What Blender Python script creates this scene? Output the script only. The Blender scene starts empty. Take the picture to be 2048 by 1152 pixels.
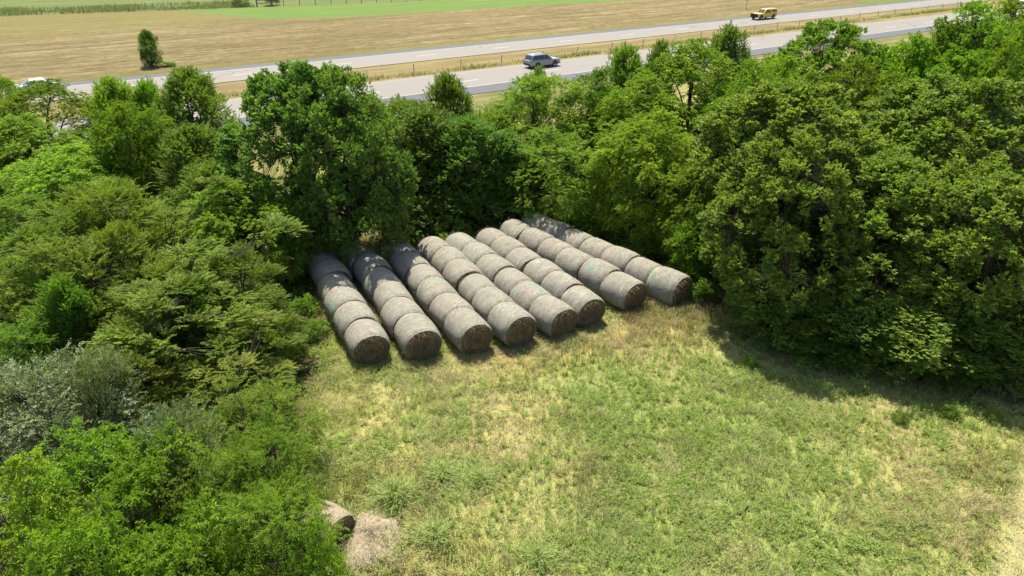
import bpy, bmesh, math, random
import numpy as np
from mathutils import Vector, Matrix

C = bpy.context.scene.collection
PI = math.pi
# ------------------------------------------------------------------ camera model (metres; camera stands 17 m above the field)
F, PITCH, CAMH = 1400.0, math.radians(27.5), 17.0
CP, SP = math.cos(PITCH), math.sin(PITCH)

def gp(px, py, z=0.0):
    """where the sight line of a photo point (2048 wide) meets the height z"""
    u, v = (px - 1024) / F, (576 - py) / F
    d = (u, CP + v * SP, -SP + v * CP)
    t = (z - CAMH) / d[2]
    return d[0] * t, d[1] * t

# road frame: s along the highway, t across it (away from the field)
RD = np.array([0.834, 0.552]); RN = np.array([-0.552, 0.834])
RANG = math.atan2(0.552, 0.834)
def st(s, t): return s * RD[0] + t * RN[0], s * RD[1] + t * RN[1]

# ------------------------------------------------------------------ small helpers
def tag(o, label=None, cat=None, group=None, kind=None):
    if label: o['label'] = label
    if cat: o['category'] = cat
    if group: o['group'] = group
    if kind: o['kind'] = kind
    return o

def empty(name, loc, rz=0.0, label=None, cat=None, group=None):
    o = bpy.data.objects.new(name, None); C.objects.link(o)
    o.location = loc; o.rotation_euler = (0, 0, rz); o.empty_display_size = 0.3
    return tag(o, label, cat, group)

def link(name, me, parent=None, mat=None):
    o = bpy.data.objects.new(name, me); C.objects.link(o)
    if parent is not None: o.parent = parent
    if mat is not None and not me.materials: me.materials.append(mat)
    return o

def mesh_np(name, V, faces, smooth=False, fattr=None, pcol=None):
    """V (N,3); faces: list of int arrays (M,k) ; fattr {name: (F,)} ; pcol (N,3)"""
    me = bpy.data.meshes.new(name)
    V = np.ascontiguousarray(V, dtype=np.float32)
    me.vertices.add(len(V)); me.vertices.foreach_set('co', V.ravel())
    idx = np.concatenate([f.ravel() for f in faces]).astype(np.int32)
    tot = np.concatenate([np.full(len(f), f.shape[1], np.int32) for f in faces])
    start = np.concatenate([[0], np.cumsum(tot)[:-1]]).astype(np.int32)
    me.loops.add(len(idx)); me.loops.foreach_set('vertex_index', idx)
    me.polygons.add(len(tot)); me.polygons.foreach_set('loop_start', start); me.polygons.foreach_set('loop_total', tot)
    me.polygons.foreach_set('use_smooth', np.full(len(tot), smooth, dtype=bool))
    if fattr:
        for k, a in fattr.items():
            at = me.attributes.new(k, 'FLOAT', 'FACE'); at.data.foreach_set('value', np.ascontiguousarray(a, np.float32))
    if pcol is not None:
        at = me.attributes.new('tone', 'FLOAT_COLOR', 'POINT')
        c4 = np.ones((len(V), 4), np.float32); c4[:, :3] = pcol
        at.data.foreach_set('color', c4.ravel())
    me.update(calc_edges=True)
    return me

def unit(a): return a / np.maximum(np.linalg.norm(a, axis=-1, keepdims=True), 1e-9)

class VN:                                                      # smooth value noise in the plane
    def __init__(s, seed): s.g = np.random.default_rng(seed).random((64, 64))
    def __call__(s, x, y, sc=1.0):
        x = np.asarray(x) / sc; y = np.asarray(y) / sc
        xi = np.floor(x).astype(int); yi = np.floor(y).astype(int); fx = x - xi; fy = y - yi
        fx = fx * fx * (3 - 2 * fx); fy = fy * fy * (3 - 2 * fy); g = s.g
        a = g[xi % 64, yi % 64]; b = g[(xi + 1) % 64, yi % 64]; c = g[xi % 64, (yi + 1) % 64]; d = g[(xi + 1) % 64, (yi + 1) % 64]
        return (a * (1 - fx) + b * fx) * (1 - fy) + (c * (1 - fx) + d * fx) * fy
N1, N2, N3, N4 = VN(1), VN(2), VN(3), VN(4)
def fbm(n, x, y, sc): return (n(x, y, sc) * .5 + n(x + 17, y + 5, sc * .48) * .3 + n(x + 3, y + 31, sc * .21) * .2)
def sstep(a, b, x): t = np.clip((x - a) / (b - a), 0, 1); return t * t * (3 - 2 * t)
def mixc(a, b, f): return a + (b - a) * f[:, None]

# ------------------------------------------------------------------ materials
def nodes(name):
    m = bpy.data.materials.new(name); m.use_nodes = True
    nt = m.node_tree; b = nt.nodes['Principled BSDF']
    return m, nt, b
def nn(nt, typ, **kw):
    n = nt.nodes.new(typ)
    for k, v in kw.items():
        if k in n.inputs: n.inputs[k].default_value = v
        else: setattr(n, k, v)
    return n
def ramp(nt, stops, fac=None, k=1.0):
    stops = [(p, tuple(x * k for x in c)) for p, c in stops]
    r = nt.nodes.new('ShaderNodeValToRGB'); e = r.color_ramp.elements
    while len(e) < len(stops): e.new(0.5)
    for i, (p, c) in enumerate(stops): e[i].position = p; e[i].color = (*c, 1)
    if fac is not None: nt.links.new(fac, r.inputs[0])
    return r
def mixn(nt, a, b, f, blend='MIX'):
    m = nt.nodes.new('ShaderNodeMix'); m.data_type = 'RGBA'; m.blend_type = blend
    for sock, v in ((m.inputs[6], a), (m.inputs[7], b), (m.inputs[0], f)):
        if hasattr(v, 'links'): nt.links.new(v, sock)
        elif isinstance(v, (int, float)): sock.default_value = v
        else: sock.default_value = (*v, 1)
    return m.outputs[2]
def math_n(nt, op, a, b=None, c=None):
    m = nt.nodes.new('ShaderNodeMath'); m.operation = op
    for i, v in enumerate((a, b, c)):
        if v is None: continue
        if hasattr(v, 'links'): nt.links.new(v, m.inputs[i])
        else: m.inputs[i].default_value = v
    return m.outputs[0]
def objco(nt, scale=(1, 1, 1)):
    t = nt.nodes.new('ShaderNodeTexCoord'); mp = nt.nodes.new('ShaderNodeMapping')
    mp.inputs['Scale'].default_value = scale; nt.links.new(t.outputs['Object'], mp.inputs[0]); return mp.outputs[0]
def noise(nt, co, scale, detail=5, rough=.6, dist=0.0):
    n = nn(nt, 'ShaderNodeTexNoise', Scale=scale, Detail=detail, Roughness=rough, Distortion=dist); nt.links.new(co, n.inputs['Vector']); return n
def bump(nt, b, h, strength=.5, dist=.05):
    bp = nn(nt, 'ShaderNodeBump', Strength=strength, Distance=dist); nt.links.new(h, bp.inputs['Height']); nt.links.new(bp.outputs[0], b.inputs['Normal'])

def plain(name, col, rough=.6, metal=0.0, spec=.5, coat=0.0):
    m, nt, b = nodes(name)
    co = objco(nt); n = noise(nt, co, 9, 4)
    c = mixn(nt, tuple(x * .88 for x in col), tuple(min(1, x * 1.08) for x in col), n.outputs[0])
    nt.links.new(c, b.inputs['Base Color'])
    b.inputs['Roughness'].default_value = rough; b.inputs['Metallic'].default_value = metal
    b.inputs['Specular IOR Level'].default_value = spec; b.inputs['Coat Weight'].default_value = coat
    return m

def leaf_mat(name, dark, mid, light, trans=.35, rough=.5, spec=.35, vary=.10, tcol=(1.12, 1.15, .5)):
    """tint attribute picks the hue of each leaf; every tree shifts a little"""
    m, nt, b = nodes(name)
    at = nn(nt, 'ShaderNodeAttribute', attribute_name='tint')
    r = ramp(nt, [(0.0, dark), (.55, mid), (1.0, light)], at.outputs['Fac'])
    oi = nt.nodes.new('ShaderNodeObjectInfo')
    hs = nt.nodes.new('ShaderNodeHueSaturation'); nt.links.new(r.outputs[0], hs.inputs['Color'])
    mr = nn(nt, 'ShaderNodeMapRange'); nt.links.new(oi.outputs['Random'], mr.inputs[0])
    mr.inputs[3].default_value = 1 - vary * 1.6; mr.inputs[4].default_value = 1 + vary * 1.6; nt.links.new(mr.outputs[0], hs.inputs['Value'])
    mh = nn(nt, 'ShaderNodeMapRange'); nt.links.new(math_n(nt, 'FRACT', math_n(nt, 'MULTIPLY', oi.outputs['Random'], 7.31)), mh.inputs[0])
    mh.inputs[3].default_value = .5 - vary * .12; mh.inputs[4].default_value = .5 + vary * .12; nt.links.new(mh.outputs[0], hs.inputs['Hue'])
    nt.links.new(hs.outputs[0], b.inputs['Base Color'])
    b.inputs['Roughness'].default_value = rough; b.inputs['Specular IOR Level'].default_value = spec
    tr = nt.nodes.new('ShaderNodeBsdfTranslucent')
    nt.links.new(mixn(nt, hs.outputs[0], tcol, 1.0, 'MULTIPLY'), tr.inputs[0])
    mx = nt.nodes.new('ShaderNodeMixShader'); mx.inputs[0].default_value = trans
    nt.links.new(b.outputs[0], mx.inputs[1]); nt.links.new(tr.outputs[0], mx.inputs[2])
    nt.links.new(mx.outputs[0], nt.nodes['Material Output'].inputs[0])
    return m

M = {}
M['oak'] = leaf_mat('oak_leaves', (.105, .172, .027), (.205, .305, .048), (.310, .400, .085), .50, .5, .3, .05)
M['dark'] = leaf_mat('blackjack_leaves', (.070, .142, .024), (.142, .242, .042), (.230, .325, .070), .50, .45, .35)
M['mid'] = leaf_mat('elm_leaves', (.080, .145, .018), (.155, .255, .034), (.240, .330, .054), .50, .5, .25)
M['bright'] = leaf_mat('walnut_leaves', (.105, .185, .016), (.190, .310, .026), (.290, .405, .042), .50, .5, .2)
M['lime'] = leaf_mat('boxelder_leaves', (.115, .210, .016), (.200, .345, .026), (.290, .430, .042), .50, .5, .2)
M['fern'] = leaf_mat('locust_leaves', (.095, .175, .020), (.172, .285, .033), (.250, .360, .050), .50, .55, .2)
M['cedar'] = leaf_mat('cedar_needles', (.096, .148, .024), (.192, .268, .040), (.315, .385, .075), .48, .65, .15, .08)
M['rusty'] = leaf_mat('rusty_cedar_needles', (.085, .120, .020), (.170, .215, .034), (.330, .310, .055), .40, .65, .15, .06)
M['silver'] = leaf_mat('olive_leaves', (.100, .160, .055), (.195, .255, .110), (.370, .420, .300), .38, .5, .3)
M['bark'] = plain('bark', (.05, .041, .030), .9, 0, .2)
M['palebark'] = plain('pale_bark', (.22, .20, .17), .9, 0, .2)

# ------------------------------------------------------------------ foliage builders
def sprays(rng, P, D, length, droop, n, angle, lw, ll, tint, spread=.25, flat=.5):
    """compound shoots: n leaflets on both sides of an arching stalk. returns verts (K,4,3), tint (K,)"""
    k = len(P)
    D = unit(D); t = np.tile(np.linspace(.12, 1, n), (k, 1)) + rng.normal(0, .03, (k, n))
    L = length * rng.uniform(.7, 1.25, (k, 1))
    pos = P[:, None] + D[:, None] * (t * L)[..., None]
    pos[..., 2] -= droop * (t ** 2) * L
    tang = np.repeat(D[:, None], n, 1).copy(); tang[..., 2] -= 2 * droop * t; tang = unit(tang)
    up = np.zeros_like(tang); up[..., 2] = 1
    side = np.cross(tang, up); side = unit(side + 1e-4)
    nrm = np.cross(side, tang)
    sgn = np.where((np.arange(n) % 2) == 0, 1.0, -1.0)[None, :, None]
    ang = angle + rng.normal(0, .25, (k, n, 1))
    ax = unit(tang * np.cos(ang) + side * sgn * np.sin(ang) + rng.normal(0, spread, (k, n, 3)))
    nr = unit(nrm * flat + up * flat * .6 + rng.normal(0, 1 - flat * .6, (k, n, 3)))
    sd = unit(np.cross(nr, ax)); nr = np.cross(ax, sd)
    l = ll * rng.uniform(.65, 1.3, (k, n, 1)); w = lw * rng.uniform(.7, 1.25, (k, n, 1))
    a = pos; tip = pos + ax * l
    m = pos + ax * l * .45 + nr * w * .25
    q = np.stack([a, m + sd * w * .5, tip, m - sd * w * .5], 2).reshape(-1, 4, 3)
    return q, np.clip(np.repeat(tint[:, None], n, 1) + rng.normal(0, .13, (k, n)), 0, 1).ravel()

def tube(pts, rad, sides=5):
    pts = np.asarray(pts, float); n = len(pts)
    tg = np.gradient(pts, axis=0); tg = unit(tg)
    ref = np.where(np.abs(tg[:, 2:3]) > .9, np.array([[1., 0, 0]]), np.array([[0., 0, 1]]))
    u = unit(np.cross(tg, ref)); v = np.cross(tg, u)
    a = np.linspace(0, 2 * PI, sides, endpoint=False)
    V = pts[:, None] + (u[:, None] * np.cos(a)[None, :, None] + v[:, None] * np.sin(a)[None, :, None]) * np.asarray(rad)[:, None, None]
    V = V.reshape(-1, 3); i = np.arange(n - 1)[:, None] * sides; j = np.arange(sides)[None]; j2 = (j + 1) % sides
    Fq = np.stack([i + j, i + j2, i + sides + j2, i + sides + j], -1).reshape(-1, 4)
    return V, Fq
def join(parts):
    Vs, Fs, o = [], [], 0
    for V, f in parts: Vs.append(V); Fs.append(f + o); o += len(V)
    return np.concatenate(Vs), np.concatenate(Fs)

KIND = {  # H, R, base of crown, shape, lobes, clumps, clump radius, flatten, shoots per clump, shoot(length, droop, n, angle, width, length), out/up/random
    'oak':    (10.5, 5.0, .2, 'dome', 150, 1000, .31, .8, 12, (.22, .12, 9, 1.0, .105, .155), (.9, .75, .75)),
    'walnut': (9.0, 4.0, .5, 'dome', 42, 460, .46, .75, 12, (.46, .55, 15, .95, .068, .150), (.9, .55, .55)),
    'locust': (7.0, 3.6, .3, 'dome', 40, 430, .55, .30, 12, (.44, .30, 16, 1.1, .056, .115), (.9, .15, .55)),
    'elm':    (8.0, 2.4, .2, 'column', 0, 380, .42, .9, 13, (.40, .10, 13, .8, .070, .115), (.8, .9, .6)),
    'cedar':  (6.5, 2.2, .05, 'dome', 30, 330, .26, 1.0, 11, (.74, .26, 28, .52, .032, .115), (.85, 1.15, .28)),
    'open_oak': (10.5, 5.0, .2, 'dome', 120, 820, .33, .8, 12, (.24, .12, 9, 1.0, .100, .150), (.9, .75, .75)),
    'sumac':  (3.6, 1.7, .1, 'dome', 13, 95, .40, .75, 7, (.66, .62, 19, .95, .060, .150), (.9, .65, .45)),
    'fernling': (3.8, 1.8, .1, 'dome', 14, 105, .46, .35, 9, (.55, .35, 24, 1.15, .036, .100), (.9, .25, .45)),
    'juniper': (5.3, 1.6, .05, 'column', 0, 420, .30, 1.0, 14, (.26, .10, 10, .7, .045, .10), (.8, .9, .5)),
    'silver': (4.2, 2.3, .1, 'dome', 22, 200, .42, .8, 13, (.46, .25, 14, .7, .040, .09), (.8, .8, .5)),
    'bush':   (2.2, 1.4, .05, 'dome', 12, 90, .34, .8, 11, (.30, .2, 10, .9, .07, .11), (.8, .7, .7)),
}
def build_tree(kind, seed):
    H, R, zb, shape, nlobe, nc, cr, fl, ns, sh, (wo, wu, wr) = KIND[kind]
    rng = np.random.default_rng(seed)
    ax = rng.normal(0, .12, 2) * R
    if shape == 'dome':
        # a dome of rounded lobes; each lobe carries its clumps on its outer, upper side
        zc = zb + (H - zb) * .42
        ld = unit(rng.normal(0, 1, (1500, 3))); ld = ld[ld[:, 2] > -.72]
        pick = [0]
        for _ in range(nlobe - 1):                                    # spread the lobes evenly
            dist = (ld @ ld[pick].T).max(1) + rng.normal(0, .06, len(ld)); pick.append(int(np.argmin(dist)))
        ld = ld[pick]; lr = R * rng.uniform(.16, .33, len(ld)) * (42 / max(nlobe, 30)) ** .5 * (.8 if kind == 'cedar' else 1)
        if kind == 'cedar': ld[:, 2] += rng.uniform(-.1, .55, len(ld)) * (ld[:, 2] > .1)
        K = unit(rng.normal(0, 1, (12, 3))); lump = 1 + (np.exp((ld @ K.T - 1) * 6) * rng.uniform(-.20, .18, 12)).sum(1) * (2.2 if kind == 'cedar' else 1)
        rv = np.where(ld[:, 2] > 0, H - zc, zc - zb)
        LC = np.stack([ld[:, 0] * (R - lr * .8), ld[:, 1] * (R - lr * .8), ld[:, 2] * (rv - lr * .8)], 1) * (lump * rng.uniform(.88, 1.03, len(ld)))[:, None]
        inner = rng.random(len(ld)) < .08; LC[inner] *= .7
        w = lr ** 2; li = rng.choice(len(ld), nc, p=w / w.sum())
        cd = unit(rng.normal(0, 1, (nc, 3)) + ld[li] * .75 + np.array([0, 0, .45]))
        P = LC[li] + cd * lr[li][:, None] * rng.uniform(.72, 1.08, (nc, 1)) * np.array([1, 1, .85])
        P[:, 2] += zc; P[:, :2] += ax * sstep(0, H, P[:, 2])[:, None]; P[:, 2] = np.maximum(P[:, 2], .12)
        out = unit(cd + ld[li] * .4)
    else:
        h = rng.random(nc) ** (1.25 if shape == 'cone' else .9)
        az = rng.uniform(0, 2 * PI, nc)
        prof = ((1 - h) ** .95 if shape == 'cone' else np.sin(np.clip(h * .86 + .14, 0, 1) * PI) ** .6)
        lk = .85 if kind == 'juniper' else 1.0
        lob = 1 + lk * (.26 * np.sin(az * 2 + rng.uniform(0, 6) + h * 7) + .22 * np.sin(az * 3 + h * 11 + rng.uniform(0, 6)) + .2 * np.sin(az * 5 - h * 17 + rng.uniform(0, 6)))
        u = np.where(rng.random(nc) < .75, rng.uniform(.75, 1.05, nc), rng.uniform(.25, .75, nc)) * (.82 if kind == 'cedar' else 1)
        rr = R * (.06 + prof) * lob * u * .9
        P = np.stack([np.cos(az) * rr, np.sin(az) * rr, zb + h * (H - zb) * .97], 1)
        P[:, :2] += ax * (h[:, None]); out = unit(np.stack([np.cos(az), np.sin(az), .25 + h * .8], 1))
    # trunk, limbs and one thin branch to each clump
    parts = []
    tz = np.linspace(0, H * (.94 if shape != 'dome' else .72), 9)
    wob = np.cumsum(rng.normal(0, .03 * R, (9, 2)), 0); wob[0] = 0
    tp = np.stack([ax[0] * (tz / H) + wob[:, 0], ax[1] * (tz / H) + wob[:, 1], tz], 1)
    tr = (.019 * H) * (1 - .86 * np.linspace(0, 1, 9)); tr[0] *= 1.35
    parts.append(tube(tp, tr, 7))
    nl = 13 if shape == 'dome' else 5
    sel = rng.choice(len(P), nl, replace=False); limbs = []
    for i in sel:
        e = P[i]; hz = np.clip(e[2] * rng.uniform(.35, .7), .6 if H > 3 else .15, tz[-1])
        b = np.array([np.interp(hz, tz, tp[:, k]) for k in range(3)]); q = np.linspace(0, 1, 6)[:, None]
        pts = b * (1 - q) + e * .94 * q + np.array([0, 0, 1]) * (np.sin(q * PI) * .12 * np.linalg.norm(e - b)) + rng.normal(0, .05, (6, 3)) * q
        parts.append(tube(pts, .0085 * H * (1 - .8 * q[:, 0]), 5)); limbs.append(pts)
    LP = np.concatenate([tp[3:]] + limbs)
    for p in P:
        j = np.argmin(((LP - p) ** 2).sum(1) + np.where(LP[:, 2] > p[2] + .1, 2.0, 0)); b = LP[j]
        mid = (b + p) / 2 + np.array([0, 0, .08 * np.linalg.norm(p - b)])
        parts.append(tube([b, mid, p], [.022, .014, .006], 3))
    V, f = join(parts)
    wood = mesh_np('wood_' + kind, V, [f], True)
    # shoots
    k = len(P); g = rng.normal(0, 1, (k, ns, 3)); g = unit(g) * rng.random((k, ns, 1)) ** .45
    g += out[:, None] * .35; g[..., 2] *= fl
    SPp = (P[:, None] + g * cr * rng.uniform(.7, 1.3, (k, 1, 1))).reshape(-1, 3)
    SD = (unit(g) * wr + out[:, None] * wo * .6 + np.array([0, 0, 1]) * wu * .6 + rng.normal(0, .2 if kind == 'cedar' else .35, g.shape)).reshape(-1, 3)
    ct = np.clip(rng.normal(.5, .17, k), 0, 1)
    tint = np.repeat(ct, ns)
    if kind == 'silver': tint = np.where(rng.random(len(tint)) < .33, rng.uniform(.7, 1, len(tint)), tint * .6)
    q, tv = sprays(rng, SPp, SD, sh[0], sh[1], sh[2], sh[3], sh[4], sh[5], tint, .3, .6)
    q[..., 2] = np.maximum(q[..., 2], .03)
    # bring crown and wood to the nominal size
    kx = R / np.percentile(np.hypot(q[..., 0], q[..., 1]), 94); kz = H / np.percentile(q[..., 2], 99.5)
    q *= np.array([kx, kx, kz])
    co_ = np.empty(len(wood.vertices) * 3, np.float32); wood.vertices.foreach_get('co', co_)
    wood.vertices.foreach_set('co', (co_.reshape(-1, 3) * np.array([kx, kx, kz], np.float32)).ravel()); wood.update()
    nq = len(q)
    leaves = mesh_np('leaves_' + kind, q.reshape(-1, 3), [np.arange(nq * 4).reshape(-1, 4)], False, {'tint': tv})
    return wood, leaves, H, R

TREES = {}
for k, seeds in {'oak': (11, 12, 13), 'open_oak': (14, 15), 'walnut': (21, 22, 23), 'locust': (31, 32), 'elm': (41, 42), 'cedar': (51, 52, 53), 'silver': (61, 62), 'sumac': (91, 92, 93), 'fernling': (95, 96), 'juniper': (81,), 'bush': (71, 72)}.items():
    TREES[k] = [build_tree(k, s) for s in seeds]
COUNT = {}
def plant(name, kind, mat, loc, H, R, label, cat, group, rz, lean=(0, 0)):
    i = COUNT.get(kind, 0); COUNT[kind] = i + 1
    wood, leaves, h0, r0 = TREES[kind][i % len(TREES[kind])]
    e = empty(name, loc, 0, label, cat, group)
    e.rotation_euler = (lean[0], lean[1], rz); e.scale = (R / r0, R / r0, H / h0)
    t = link('trunk' if kind not in ('bush', 'silver') else 'stem', wood, e)
    if not wood.materials: wood.materials.append(M['bark'])
    c = link('crown' if kind not in ('bush', 'silver') else 'foliage', leaves, e)
    if not leaves.materials: leaves.materials.append(M[mat])
    c.material_slots[0].link = 'OBJECT'; c.material_slots[0].material = M[mat]
    return e
rt = random.Random(5)
def tree_at(name, kind, mat, px, dist, ptop, pw, label, cat='tree', group=None, stretch=1.0):
    """stand a tree at the ground distance dist; its height and spread follow from how it shows in the photo"""
    v = (576 - ptop) / F
    dy, dz = CP + v * SP, -SP + v * CP
    H = CAMH + dist * dz / dy; vm = (576 - (ptop + 100)) / F
    depth = dist / (CP + vm * SP)
    R = pw / 2 / F * depth * stretch
    return plant(name, kind, mat, ((px - 1024) / F * depth, dist, 0), H, R * 1.12, label, cat, group, rt.uniform(0, 2 * PI))

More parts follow.
